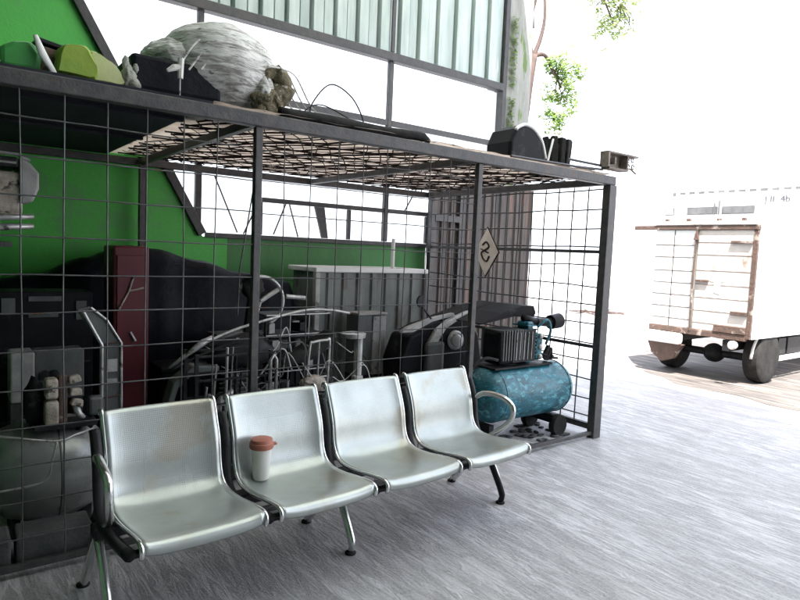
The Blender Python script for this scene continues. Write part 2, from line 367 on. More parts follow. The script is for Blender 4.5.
def wire_grid(name, axis, const, u0, u1, z0, z1, r, su=.17, sz=.167, uoff=0, zoff=0, wobble=.004, mm='wire'):
    q = MB()
    def P(u, z, o): return (u, const+o, z) if axis == 1 else (const+o, u, z)
    u = uoff
    while u > u0: u -= su
    while u <= u1:
        if u > u0+.03 and u < u1-.02:
            b = wob(.012); q.tube([P(u+b*math.sin(3*t/6)+wob(wobble)*.5, z0+(z1-z0)*t/6, r) for t in range(7)], r, 5, caps=False)
        u += su
    z = zoff
    while z <= z1-.03:
        if z > z0+.03:
            n = max(6, int((u1-u0)/.3)); b = wob(.006)
            q.tube([P(u0+(u1-u0)*t/n, z+b+wob(wobble), -r) for t in range(n+1)], r, 5, caps=False)
        z += sz
    return q.build(name, mm, C, smooth=0)
wire_grid('mesh_panel', 1, -.0, -4.58, -3.10, .06, H-.06, .0036, uoff=-3.46)
wire_grid('mesh_panel', 1, -.0, XL+.02, -4.62, .06, H-.06, .0036, uoff=-4.7)
wire_grid('mesh_panel', 1, -.0, -3.06, -1.51, .06, H-.06, .0032, uoff=-2.59, mm='cage')
wire_grid('mesh_panel', 0, 0, .04, D-.17, .11, H-.06, .0065, su=.155, sz=.16, uoff=.21, wobble=.010, mm='cage')
wire_grid('mesh_panel', 0, XL, .04, D-.08, .11, H-.06, .0035, uoff=.2)
for z in (1.92,1.78,1.25,1.0):
    q = MB(); q.box((.045,-.01,z),(.03,.03,.06)); q.build('hinge', 'cage', C, bevel=.004)
# roof
q = MB(); q.b2((XL,-.0,H+.014),(-3.32,D-.012,H+.03)); q.build('roof_board', 'board', C)
for xa, ya in ((-4.1,.45),(-4.9,1.3)): MB().b2((xa,ya,H-.004),(-3.32,ya+.04,H+.012)).build('roof_batten', 'board', C)
nx, ny = 90, 60; q = MB()
for i in range(nx+1):
    for j in range(ny+1):
        x = -3.315 + 3.34*i/nx; y = .0 + (D-.012)*j/ny
        z = H+.034 + .018*noise.noise(Vector((x*2.4,y*2.4,3))) + .008*noise.noise(Vector((x*9,y*9,1)))
        q.v.append((x,y,z))
for i in range(nx):
    for j in range(ny):
        a = i*(ny+1)+j; q.f.append((a,a+1,a+ny+2,a+ny+1))
o = q.build('roof_sheet', 'roofsheet', C, smooth=0)
sd = o.modifiers.new('thick','SOLIDIFY'); sd.thickness = .003
# expanded-metal lattice under the sheet
q = MB(); st = .105; u = -3.3 - D*.62
while u < .05:
    for sgn in (1,-1):
        pts = []
        for k in range(17):
            t = k/16; y = .03 + (D-.14)*t; x = u + (t if sgn > 0 else 1-t)*D*.62
            if -3.30 < x < .0: pts.append((x+wob(.022), y+wob(.02), H+.004+wob(.006)))
        if len(pts) > 2: q.tube(pts, random.uniform(.002,.0065), 4, caps=False)
    u += st
y = .25
while y < D-.1:
    q.tube([(-3.3+3.3*t/14, y+wob(.02), H-.0+wob(.004)) for t in range(15)], .0055, 5, caps=False); y += .31
q.build('roof_lattice', 'rustwire', C)

# ------------------------------------------------------------------ things on the cage roof
zr = H+.045
def crumple(name, m, c, sz, label, cat, amp=.3, freq=2, sub=5, ridged=True, seed=1, floor=zr):
    o = MB().blob(c, sz, amp, freq, sub, ridged, seed, floor).build(name, m, smooth=0); return tag(o, label, cat)
bn = thing('tarp_bundle', 'big crumpled pale netting sack slumped over a dark box on the cage roof', 'sack', (-3.3,.35,zr))
MB().blob((-3.17,.36,2.44),(.31,.30,.255),.09,1.2,6,True,3,zr+.002).blob((-3.0,.33,2.33),(.12,.24,.16),.16,2,5,True,8,zr+.002).blob((-3.40,.38,2.43),(.17,.22,.13),.14,1.9,5,True,5,2.36).build('netting', 'sack', bn, smooth=0)
q = MB()
for k in range(9):
    a = -3.47+.06*k
    q.tube(smoothpts([(a,.10,2.34+.015*k),(a+.1,.12,2.50-.004*k),(a+.22,.2,2.56-.012*k),(a+.34,.25,2.42-.01*k),(a+.40,.2,2.26)],5), .005, 5)
q.build('cord', 'sack', bn)
o = MB().box((-3.45,.36,zr+.095),(.44,.46,.17)).build('dark_box', 'navy', bevel=.02); tag(o, 'low navy box under the crumpled netting sack on the cage roof', 'box')
q = thing('hand_pump', 'small cream T-handled tool standing before the navy box on the roof', 'tool', (-3.47,.06,H))
MB().tube([(-3.47,.045,H+.012),(-3.47,.045,H+.15)], .0035).build('stem', 'silver', q)
MB().tube([(-3.53,.045,H+.145),(-3.50,.045,H+.165),(-3.465,.045,H+.175)], [.008,.016,.014]).tube([(-3.468,.045,H+.12),(-3.466,.045,H+.215)], [.013,.016]).build('handle', 'cup', q)
q = MB().tube(smoothpts([(-3.0,.16,zr+.02),(-2.93,.16,zr+.09),(-2.87,.16,zr+.16),(-2.90,.15,zr+.22),(-2.97,.14,zr+.22),(-2.995,.14,zr+.19)][::-1],6), [.03]*10+[.05]*8+[.07]*7+[.085]*6, 12)
for i, v in enumerate(q.v): 
    d = noise.noise(Vector(v)*22)*.02; q.v[i] = (v[0]+d, v[1]+d, v[2]+d)
for f in range(26):
    q.blob((-2.95+wob(.10), .15+wob(.06), zr+.05+wob(.05)),(.04,.03,.03),.4,2,2,False,f,zr)
tag(q.build('straw_bundle', 'bundle', smooth=0), 'curled brown speckled bundle standing right of the netting sack', 'bundle')
q = MB().tube(smoothpts([(-2.72,.12,zr),(-2.70,.13,2.32),(-2.58,.14,2.45),(-2.44,.14,2.41),(-2.36,.13,2.30),(-2.35,.12,zr)],8), .0045, 6)
q.tube(smoothpts([(-2.75,.2,zr+.04),(-2.6,.2,2.34),(-2.3,.18,2.25),(-2.05,.15,2.22)],8), .004, 6)
tag(q.build('wire_loop', 'black', smooth=0), 'thin black wire bent in a loop above the cage roof edge', 'wire')
q = MB().tube(smoothpts([(-2.95,.03,H+.045),(-2.6,.02,H+.05),(-2.3,.03,H+.046),(-2.0,.01,H+.05),(-1.92,.03,H+.035)],6), [.028]*20+[.02]*5, 10)
tag(q.build('black_hose', 'rubber', smooth=0), 'limp black hose lying along the front edge of the cage roof', 'hose')
q = MB().tube(smoothpts([(-2.9,.6,zr+.17),(-2.4,.62,zr+.10),(-1.9,.6,zr+.06),(-1.5,.6,zr+.02)],6), .014, 8)
tag(q.build('thin_pole', 'frame', smooth=0), 'thin grey pole leaning behind the wire loop on the roof', 'pole')
# green pieces at the left
fp = thing('green_fairing', 'dark green plastic shell with a white edge strip, leftmost on the roof', 'plastic shell', (-4.12,.2,zr))
MB().prism([(-4.20,zr),(-4.20,2.30),(-4.15,2.33),(-4.08,2.345),(-4.04,2.30),(-4.05,zr)], 1, .12, .34).build('shell', 'darkgreen', fp, bevel=.02)
MB().tube([(-4.07,.10,2.365),(-4.045,.09,2.29),(-4.00,.085,2.215)], [.010,.018,.012], 8, flat=.6).build('edge_strip', 'white', fp, smooth=0)
q = MB().tube([(-4.235,.09,2.28),(-4.21,.085,2.22)], [.008,.013], 8, flat=.6); q.build('edge_strip', 'white', fp, smooth=0)
o = MB().box((-4.0,.30,2.285),(.14,.16,.14),rot=(0,.1,.1)).build('brown_carton', 'cardboard', bevel=.008); tag(o, 'small brown carton between the green shell and the cream green bag', 'carton')
o = MB().box((-3.985,.30,2.372),(.15,.17,.02),rot=(0,.15,.1)).build('black_tray', 'black', bevel=.005); tag(o, 'flat black tray lying on the small brown carton', 'tray')
cb = thing('plastic_bag', 'cream and olive green crumpled plastic bag on the roof edge', 'bag', (-3.85,.2,zr))
def bag(poly, y0, y1, nm, m):
    n = 12; c = Vector((sum(p[0] for p in poly)/len(poly), 0, sum(p[1] for p in poly)/len(poly)))
    q = MB(); P = smoothpts([(a,0,b) for a,b in poly+poly[:1]],4)[:-1]; k = len(P)
    for j in range(n+1):
        t = j/n; f = .80+.20*math.sin(math.pi*t)**.5; y = y0+(y1-y0)*t
        for v in P:
            w = c+(v-c)*f; w.y = y; w += Vector((1,.4,1))*.010*noise.noise(w*22)+Vector((1,0,1))*.012*noise.noise(w*9)
            w.z = max(w.z, zr); q.v.append(tuple(w))
    for j in range(n):
        for i in range(k): q.f.append((j*k+i, j*k+(i+1)%k, (j+1)*k+(i+1)%k, (j+1)*k+i))
    q.f.append(tuple(range(k))); q.f.append(tuple(n*k+i for i in range(k)))
    return q.build(nm, m, cb, smooth=40)
bag([(-4.0,zr),(-3.985,2.30),(-3.965,2.355),(-3.87,2.372),(-3.83,2.34),(-3.82,zr)], .08, .34, 'olive_side', 'olive')
bag([(-3.85,zr),(-3.855,2.30),(-3.85,2.365),(-3.80,2.345),(-3.73,2.285),(-3.705,2.25),(-3.70,zr)], .10, .32, 'cream_side', 'creamplastic')
q = MB().blob((-3.685,.12,2.26),(.035,.03,.06),.2,2,4,False,1,zr).blob((-3.70,.12,2.33),(.016,.016,.035),.2,2,3,False,2).blob((-3.655,.12,2.315),(.013,.013,.022),.2,2,3,False,3).blob((-3.665,.11,2.235),(.03,.03,.03),.2,2,3,False,5,zr)
tag(q.build('grey_rag', 'cloth', smooth=0), 'small knotted grey cloth rag with two upright ends', 'rag')
# things at the right end of the roof
fd = thing('black_fender', 'black pointed plastic cowl with a pale curved rim on the roof', 'cowl', (-1.07,.15,zr))
poly = [(a+.18,b) for a,b in ((-1.27,zr),(-1.27,2.33),(-1.22,2.43),(-1.12,2.475),(-1.02,2.45),(-.93,2.37),(-.88,2.26),(-.90,zr))]
MB().prism(poly, 1, .10, .36).build('cowl', 'plasticblack', fd, bevel=.03, seg=3)
MB().tube(smoothpts([(-1.04,.105,2.42),(-1.02,.105,2.44),(-.94,.105,2.470),(-.84,.105,2.445),(-.75,.105,2.368),(-.70,.105,2.25)],5), .013, 8).build('rim', 'white', fd, smooth=0)
prof = []
q = MB()
for k in range(14):
    a = 2*math.pi*k/14; q.box((-.30+.15*math.cos(a),.40+.15*math.sin(a),2.34),(.05,.05,.28),rot=(wob(.05),wob(.05),a))
q.lathe([(.13,0),(.155,.02),(.15,.2),(.10,.26)], (-.30,.40,zr), n=20)
for i, v in enumerate(q.v): q.v[i] = (v[0]+noise.noise(Vector(v)*12)*.02, v[1], v[2]+noise.noise(Vector(v)*9)*.015)
tag(q.build('ribbed_drum', 'rubber', bevel=.008), 'ribbed black rubber drum standing right of the cowl', 'drum')
q = MB().tube([(-.66,.12,zr),(-.58,.14,2.42)], .008).build('white_stick', 'white'); tag(q, 'thin white stick leaning between the cowl and the ribbed drum', 'stick')
for i, (a, b) in enumerate((((-1.2,-.01,H+.03),(-.2,.02,H+.05)),((-.75,.15,H+.06),(.02,.10,H+.08)),((-.5,.05,H+.10),(-.08,.02,H+.09)))):
    q = MB().tube([a, b], .010, 6).build('steel_rod', 'cage'); tag(q, ['long dark steel rod lying along the right front roof edge','steel rod lying on the roof beneath the ribbed drum','short steel rod ending at the weathered bracket'][i], 'rod', 'rods on the roof corner')
br = thing('roof_bracket', 'weathered open box bracket with curled ends on the roof corner', 'bracket', (.1,.0,H))
q = MB()
q.b2((-.12,-.05,2.25),(-.10,.03,2.375)); q.b2((-.10,-.05,2.362),(.30,.03,2.375)); q.b2((-.10,-.05,2.235),(.16,.03,2.25)); q.b2((-.03,-.05,2.28),(-.015,.03,2.33)); q.b2((.14,-.05,2.25),(.155,.03,2.362)); q.b2((-.10,.02,2.25),(.14,.028,2.362))
q.build('box_frame', 'woodsteel', br)
q = MB(); 
for c in ((.20,2.335,.022),(.27,2.345,.018),(.21,2.285,.022),(.28,2.29,.018)):
    q.tube(arc((c[0],-.01,c[1]),c[2],0,330,10), .006, 5)
q.tube([(.15,-.01,2.26),(.25,-.01,2.27),(.33,-.01,2.24)], .008, 5)
q.build('curled_end', 'woodsteel', br)

# ------------------------------------------------------------------ things inside the cage
# tarp-covered heap along the wall
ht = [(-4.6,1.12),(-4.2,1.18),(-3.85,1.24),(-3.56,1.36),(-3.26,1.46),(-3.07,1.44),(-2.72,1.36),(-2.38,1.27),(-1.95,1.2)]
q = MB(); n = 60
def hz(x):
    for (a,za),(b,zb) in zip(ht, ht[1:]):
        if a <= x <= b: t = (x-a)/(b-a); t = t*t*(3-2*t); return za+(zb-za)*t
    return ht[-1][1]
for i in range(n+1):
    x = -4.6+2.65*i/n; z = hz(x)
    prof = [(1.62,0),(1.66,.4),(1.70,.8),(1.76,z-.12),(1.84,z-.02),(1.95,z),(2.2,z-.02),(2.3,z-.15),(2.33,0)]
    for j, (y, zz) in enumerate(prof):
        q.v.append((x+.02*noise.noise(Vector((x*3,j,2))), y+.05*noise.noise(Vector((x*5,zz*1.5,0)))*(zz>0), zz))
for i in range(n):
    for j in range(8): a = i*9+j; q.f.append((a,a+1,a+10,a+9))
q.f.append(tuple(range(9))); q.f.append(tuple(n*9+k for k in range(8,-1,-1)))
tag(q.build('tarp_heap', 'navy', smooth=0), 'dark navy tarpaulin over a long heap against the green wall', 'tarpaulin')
# red locker
rl = thing('red_locker', 'dark red narrow metal locker in front of the navy tarpaulin', 'locker', (-3.4,1.35,0))
MB().b2((-3.52,1.2,.02),(-3.30,1.5,1.46)).build('body', 'red', rl, bevel=.012)
MB().b2((-3.50,1.188,.06),(-3.32,1.197,1.40)).build('door', 'red', rl, bevel=.003)
MB().tube([(-3.49,1.18,1.05),(-3.43,1.178,1.17),(-3.40,1.18,1.27)], .006).tube([(-3.43,1.178,1.17),(-3.34,1.178,1.19)], .006).build('scratched_bracket', 'tan', rl)
MB().tube([(-3.42,1.18,.90),(-3.39,1.17,.84)], .008).build('handle', 'silver', rl)
# machine on high shelf, left
sm = thing('wall_machine', 'pale grey motor unit hung high at the left edge inside the cage', 'motor unit', (-4.15,.75,1.5))
MB().b2((-4.42,.62,1.60),(-4.07,.9,1.82)).build('housing', 'tan', sm, bevel=.02)
MB().prism([(-4.085,1.66),(-4.03,1.67),(-4.00,1.74),(-4.00,1.82),(-4.04,1.87),(-4.085,1.895)], 1, .60, .90).build('end_cover', 'dirtywhite', sm, bevel=.012)
MB().b2((-4.42,.60,1.84),(-4.09,.9,1.89)).build('top_cover', 'black', sm, bevel=.01)
MB().tube([(-4.4,.6,1.915),(-4.1,.6,1.905),(-4.04,.61,1.88)], .008).tube([(-4.3,.6,1.865),(-4.1,.6,1.862)], .007).build('trim', 'silver', sm)
for z in (1.60,1.55):
    MB().tube([(-4.42,.65,z-.04),(-4.15,.65,z-.01),(-4.02,.65,z)], [.02,.018,.012]).build('outlet_pipe', 'silver', sm, smooth=0)
MB().b2((-4.5,.6,1.44),(-4.12,1.0,1.465)).build('shelf', 'cage', sm)
for yy in (.62,.97): MB().tube([(-4.48,yy,1.45),(-4.48,yy,H-.06)], .008).build('shelf_hanger', 'cage', sm)
# bent white panel
bp = thing('bent_panel', 'tall bent pale sheet metal panel standing left of the red locker', 'metal panel', (-3.66,.6,0))
MB().prism([(-3.83,1.12),(-3.76,1.13),(-3.68,1.06),(-3.60,.93),(-3.595,.0),(-3.71,.0),(-3.71,.92)], 1, .60, .64).build('sheet', 'greymetal', bp, bevel=.004)
MB().tube([(-3.80,.595,1.11),(-3.705,.595,.92),(-3.705,.595,.02)], .009).tube([(-3.76,.595,1.125),(-3.68,.595,1.055),(-3.605,.595,.925),(-3.60,.595,.02)], .007).build('edge', 'silver', bp)
for z in (.92,.62): MB().tube([(-3.705,.595,z),(-3.605,.595,z+.01)], .005).build('seam', 'seam', bp)
for z, h in ((.80,.07),(.71,.03)): MB().box((-3.65,.597,z),(.05,.006,h)).build('worn_patch', 'dirtywhite', bp)
# pale box behind
wb = thing('control_box', 'pale grey control box with dark fittings behind the mesh at left', 'control box', (-3.95,1.1,.5))
MB().b2((-4.10,1.0,.54),(-3.98,1.2,.83)).build('housing', 'dirtywhite', wb, bevel=.01)
MB().b2((-3.978,1.02,.54),(-3.72,1.2,.83)).build('face', 'greymetal', wb, bevel=.006)
for i in range(5):
    MB().lathe([(.03,0),(.028,.02),(.01,.024)], (-3.93+.05*(i%3),1.02,.60+.09*(i//3)), (0,-1,0), 14).build('knob', 'black', wb)
for xa in (-4.1,-3.78): MB().b2((xa,1.0,0),(xa+.05,1.2,.538)).build('stand_leg', 'cage', wb)
# carburettor-like cast parts on top of grey tank
eng = thing('engine_block', 'small cream and brown cast engine standing above the dark grey tank', 'engine', (-3.93,.35,.55))
MB().box((-3.985,.33,.76),(.055,.08,.10)).build('cylinder_cover', 'tan', eng, bevel=.012)
MB().box((-3.985,.33,.64),(.06,.08,.12)).build('cylinder_cover', 'tan', eng, bevel=.012)
MB().box((-3.935,.34,.70),(.04,.06,.24)).build('core', 'rust', eng, bevel=.01)
for i, z in enumerate((.80,.735,.68)):
    MB().box((-3.885+.006*i,.32,z),(.06,.05,.036),rot=(0,.25*i-.2,.1),top=(.8,.8)).build('port', 'tan', eng, bevel=.008)
MB().tube([(-3.88,.32,.67),(-3.865,.31,.62),(-3.84,.31,.60)], [.018,.016,.010]).build('spout', 'silver', eng, smooth=0)
MB().blob((-4.05,.40,.68),(.05,.06,.13),.2,2,3,False,6).build('dark_casing', 'plasticblack', eng, smooth=0)
MB().box((-3.77,.42,.63),(.07,.06,.10)).build('side_casing', 'greymetal', eng, bevel=.015)
MB().b2((-4.06,.30,.555),(-3.78,.44,.578)).build('base', 'black', eng, bevel=.004)
# dark grey tank
gt = thing('grey_tank', 'dark grey rounded air tank behind the left mesh', 'tank', (-3.95,.5,0))
prof = [(.02,-.30),(.14,-.28),(.22,-.22),(.255,-.12),(.265,0),(.255,.10),(.22,.18),(.14,.245),(.03,.27)]
MB().lathe(prof, (-3.96,.50,.315), (1,0,0), 40).build('vessel', 'tankgrey', gt, smooth=0)
MB().lathe([(.262,-.008),(.2675,0),(.262,.008)], (-3.95,.50,.315), (1,0,0), 40).build('weld_band', 'frame', gt, smooth=0)
for xa in (-4.15,-3.83): MB().b2((xa,.40,.0),(xa+.04,.64,.12)).build('foot', 'black', gt)
MB().tube(smoothpts([(-3.86,.36,.53),(-3.84,.34,.57),(-3.80,.34,.54)],4), .012).build('valve', 'black', gt, smooth=0)
q = MB().tube(smoothpts([(-4.6,.3,.66),(-4.2,.06,.62),(-4.0,.03,.58),(-3.92,.06,.59),(-3.82,.16,.58)],6), .005, 6).tube(smoothpts([(-4.0,.03,.58),(-4.02,.02,.5),(-4.06,.03,.40),(-4.3,.05,.38)],6), .005, 6)
tag(q.build('grey_cable', 'silver', smooth=0), 'thin pale cable sagging across the mesh above the grey tank', 'cable')
q = MB().tube(smoothpts([(-3.72,.25,.36),(-3.78,.12,.22),(-3.83,.08,.10),(-3.86,.06,.03)],5), .008, 6)
tag(q.build('thin_bar', 'silver', smooth=0), 'short pale bar slanting down from the grey tank to the blocks', 'bar')
for i, x in enumerate((-4.66,-4.33,-4.0)):
    o = MB().box((x,.16,.075),(.31,.16,.15),rot=(0,0,wob(.03))).build('concrete_block', 'block', bevel=.012)
    tag(o, ['dark concrete block in the row, farthest from the bench','dark concrete block, middle of the row at the cage foot','dark concrete block in the row, next to the bench'][i], 'block', 'concrete blocks at the cage foot')
o = MB().box((-3.775,.16,.08),(.12,.16,.17),rot=(0,.35,.1)).build('stone_wedge', 'block', bevel=.03); tag(o, 'rounded dark stone wedge at the end of the block row', 'stone')
# dark cabinet left background
dc = thing('dark_cabinet', 'dark steel cabinet with pale labels standing behind the control box', 'cabinet', (-4.2,1.45,0))
MB().b2((-4.9,1.3,0),(-3.62,1.58,1.16)).build('body', 'plasticblack', dc, bevel=.01)
for (a,b,c,d) in ((-4.12,-4.05,1.02,1.12),(-3.98,-3.80,1.10,1.13),(-3.98,-3.82,1.00,1.02),(-4.4,-4.2,.98,1.0),(-3.72,-3.66,.98,1.10)):
    MB().b2((a,1.29,c),(b,1.298,d)).build('label_plate', 'greymetal', dc)
for z in (.35,.70): MB().b2((-4.88,1.288,z),(-3.64,1.298,z+.012)).build('drawer_gap', 'black', dc)
# handlebar and steering ring
hb = thing('cargo_tricycle', 'black three-wheeled cargo cart with pale curved handlebar beside the red locker', 'cart', (-2.8,.8,0))
MB().tube(smoothpts([(-3.31,.6,.78),(-3.2,.6,.86),(-2.97,.6,.96),(-2.7,.6,1.03),(-2.45,.6,1.08),(-2.25,.6,1.075),(-2.1,.6,1.05)],5), .009, 8).build('handlebar', 'silver', hb, smooth=0)
MB().tube(smoothpts([(-3.33,.62,.74),(-3.15,.62,.82),(-2.9,.62,.90),(-2.75,.62,.93)],5), .008, 8).build('cable', 'rubber', hb, smooth=0)
MB().tube([(-3.34,.6,.76),(-3.14,.6,.90),(-3.08,.6,.93)], [.008,.022,.012], 8).build('grip', 'silver', hb, smooth=0)
MB().tube(arc((-2.66,.86,1.12),.17,-70,150,22), .012, 8).build('steering_ring', 'silver', hb, smooth=0)
MB().tube([(-2.66,.86,1.12),(-2.53,.86,1.20)], .016).tube([(-2.66,.86,1.12),(-2.70,.86,.98)], .012).build('spoke', 'silver', hb)
MB().blob((-2.72,.86,1.22),(.075,.06,.085),.25,2,3,False,3).build('hub', 'rubber', hb, smooth=0)
MB().tube([(-2.46,.88,1.15),(-2.30,.88,1.135)], .016).build('lever', 'silver', hb)
MB().tube([(-2.72,.86,1.18),(-2.78,.9,.5)], .03).build('column', 'black', hb)
MB().blob((-2.86,.74,.80),(.24,.12,.12),.12,1.5,4,False,2).build('fuel_tank', 'black', hb, smooth=0)
MB().prism([(-2.66,.74),(-2.4,.80),(-2.16,.92),(-2.12,.86),(-2.3,.72),(-2.62,.66)], 1, .68, .84).build('saddle', 'rubber', hb, bevel=.03)
q = MB()
for k in range(7): q.box((-2.88,.70,.50+.03*k),(.20-.008*k,.18,.012))
q.box((-2.88,.70,.59),(.12,.12,.22)); q.build('engine', 'greymetal', hb, bevel=.004)
MB().tube(smoothpts([(-2.95,.60,.58),(-3.06,.58,.50),(-3.0,.58,.38),(-2.6,.58,.36),(-2.3,.58,.40)],5), .022, 10).build('exhaust_pipe', 'silver', hb, smooth=0)
MB().prism([(-3.34,.52),(-3.30,.66),(-3.18,.75),(-3.02,.74),(-3.02,.70),(-3.18,.70),(-3.27,.62),(-3.30,.52)], 1, .64, .76).build('mudguard', 'greymetal', hb, bevel=.01)
MB().b2((-3.12,.62,.30),(-2.12,1.15,.42)).build('bed', 'black', hb, bevel=.01)
for (x, y) in ((-3.0,.60),(-2.25,.60),(-2.6,1.2)):
    MB().lathe([(.17,-.04),(.24,-.045),(.25,0),(.24,.045),(.17,.04)], (x,y+.0,.25), (0,1,0), 30).build('wheel', 'rubber', hb, smooth=40)
q_ = thing('cable_tangle', 'tangle of thin pale cables hanging over the dark parts in mid cage', 'cables', (-2.7,.6,.6))
for k in range(16):
    x0 = -3.15+1.0*random.random(); z0 = .55+.4*random.random(); y0 = .45+.3*random.random()
    MB().tube(smoothpts([(x0,y0,z0),(x0+.08+wob(.05),y0+wob(.05),z0-.10+wob(.06)),(x0+.2+wob(.08),y0+wob(.05),z0-.02+wob(.1)),(x0+.28+wob(.1),y0,z0-.2+wob(.1))],5), random.choice((.003,.004,.006)), 5).build('cable', random.choice(('silver','rubber','silver','greymetal')), q_, smooth=0)
# rack of rods
rk = thing('rod_rack', 'open black rack crowded with upright metal rods, under the curved handlebar', 'rack', (-3.0,.5,0))
for (a,b) in (((-3.24,.42),(-3.24,.62)),((-2.78,.42),(-2.78,.62))):
    for y in (a[1],b[1]): MB().b2((a[0]-.01,y-.01,0),(a[0]+.01,y+.01,.86)).build('upright', 'black', rk)
for z in (.55,.70,.84):
    MB().b2((-3.23,.405,z),(-2.79,.415,z+.012)).b2((-3.23,.625,z),(-2.79,.635,z+.012)).build('rail', 'black', rk)
MB().b2((-3.23,.42,.3),(-2.79,.62,.32)).build('shelf', 'black', rk)
for k in range(13):
    x = -3.21+.033*k; h = .58+.32*random.random(); r = random.choice((.004,.006,.009))
    MB().tube([(x,.44+.1*random.random(),.325),(x+wob(.015),.46,h)], r, 6).build('rod', random.choice(('silver','black','greymetal','silver')), rk)
MB().tube([(-2.79,.40,.60),(-2.79,.40,.80),(-2.765,.40,.83),(-2.75,.40,.80),(-2.75,.40,.60)], .011).build('clamp', 'silver', rk, smooth=0)
# grid shelf rack in the middle
gs = thing('wire_shelf', 'dark wire shelf rack with thin pale rails in the middle of the cage', 'shelf', (-2.3,.9,0))
for x in (-2.62,-2.12):
    for y in (.85,1.15): MB().tube([(x,y,0),(x,y,1.02)], .011).build('upright', 'black', gs)
for z in (.45,.62,.76,.88,1.02):
    MB().tube([(-2.62,.84,z),(-2.12,.84,z+.004)], .005).build('rail', 'silver', gs)
    MB().b2((-2.6,.86,z-.006),(-2.14,1.14,z)).build('shelf_board', 'plasticblack', gs)
for x in (-2.45,-2.3): MB().tube([(x,.84,.45),(x+.01,.84,1.02)], .004).build('rail', 'silver', gs)
for k in range(14):
    MB().box((-2.56+.42*random.random(),.95+wob(.06),(.50,.66,.80,.92)[k%4]),(.05+.05*random.random(),.08,.05+.04*random.random()),rot=(0,0,wob(.6))).build('stored_part', random.choice(('plasticblack','silver','greymetal','navy','dirtywhite')), gs, bevel=.006)
# hand truck
hk = thing('hand_truck', 'small pale metal hand truck frame behind the second and third seats', 'hand truck', (-2.4,.5,0))
MB().tube(smoothpts([(-2.50,.5,.08),(-2.485,.5,.5),(-2.465,.5,.84),(-2.44,.5,.875),(-2.34,.5,.885),(-2.315,.5,.86),(-2.33,.5,.5),(-2.345,.5,.08)],5), .009, 8).build('frame', 'silver', hk, smooth=0)
MB().tube([(-2.41,.5,.1),(-2.395,.5,.88)], .006).tube([(-2.48,.5,.64),(-2.33,.5,.64)], .006).build('brace', 'silver', hk)
MB().b2((-2.51,.38,.03),(-2.33,.49,.045)).build('toe_plate', 'silver', hk)
for x in (-2.53,-2.31): MB().lathe([(.04,-.02),(.08,-.022),(.085,0),(.08,.022),(.04,.02)], (x,.53,.085), (1,0,0), 20).build('wheel', 'rubber', hk, smooth=40)
MB().blob((-2.44,.49,.60),(.09,.05,.055),.4,2.5,4,True,4).build('greasy_motor', 'tan', hk, smooth=0)
MB().tube([(-2.03,.7,.20),(-2.03,.7,.84)], .02); 
pp = thing('pipe_stand', 'pale upright pipe with wide collar left of the grey cabinet', 'pipe', (-1.98,.7,0))
MB().tube([(-1.955,.7,0),(-1.95,.7,.87)], .030, 12).build('pipe', 'dirtywhite', pp, smooth=0)
MB().lathe([(.035,-.01),(.09,.0),(.095,.03),(.04,.04)], (-2.0,.7,.86), (0,0,1), 18).build('collar', 'silver', pp, smooth=40)
MB().box((-1.965,.68,.50),(.075,.06,.16)).build('fitting', 'dirtywhite', pp, bevel=.012)
# ribbed container
ct = thing('ribbed_container', 'grey ribbed metal bin with white worn rim against the back wall', 'bin', (-1.2,1.9,0))
x = -1.78; poly = [(x,2.1)]
while x < -.66: poly += [(x,1.62),(x+.07,1.62),(x+.085,1.60),(x+.125,1.60),(x+.14,1.62)]; x += .155
poly += [(-.62,1.62),(-.62,2.1)]
MB().prism(poly, 2, .12, 1.29).build('body', 'bingrey', ct)
q = MB(); q.b2((-1.83,1.585,1.292),(-.58,1.64,1.335)); q.b2((-1.83,2.06,1.292),(-.58,2.12,1.335)); q.b2((-1.83,1.642,1.292),(-1.78,2.058,1.335)); q.b2((-.63,1.642,1.292),(-.58,2.058,1.335)); q.build('rim', 'white', ct, bevel=.008)
MB().b2((-1.83,1.585,.12),(-1.785,1.64,1.29)).build('corner_post', 'dirtywhite', ct, bevel=.006)
MB().b2((-.615,1.585,.12),(-.58,1.64,1.29)).build('corner_post', 'greymetal', ct, bevel=.006)
MB().tube([(-.90,1.75,1.30),(-.90,1.75,1.62)], .018).build('white_stub', 'white', ct)
for x in (-1.7,-.7): MB().b2((x-.04,1.65,0),(x+.04,2.05,.118)).build('foot', 'black', ct)
# small cabinet
sc = thing('small_cabinet', 'small pale grey cabinet in front of the ribbed bin', 'cabinet', (-1.42,1.4,0))
MB().b2((-1.56,1.3,.42),(-1.42,1.5,.94)).build('side', 'greymetal', sc, bevel=.006)
MB().b2((-1.418,1.29,.42),(-1.28,1.5,.93)).build('door', 'dirtywhite', sc, bevel=.006)
MB().b2((-1.56,1.3,.0),(-1.30,1.5,.418)).build('base', 'black', sc)
MB().b2((-1.57,1.285,.942),(-1.27,1.5,.96)).build('top', 'dirtywhite', sc, bevel=.004)
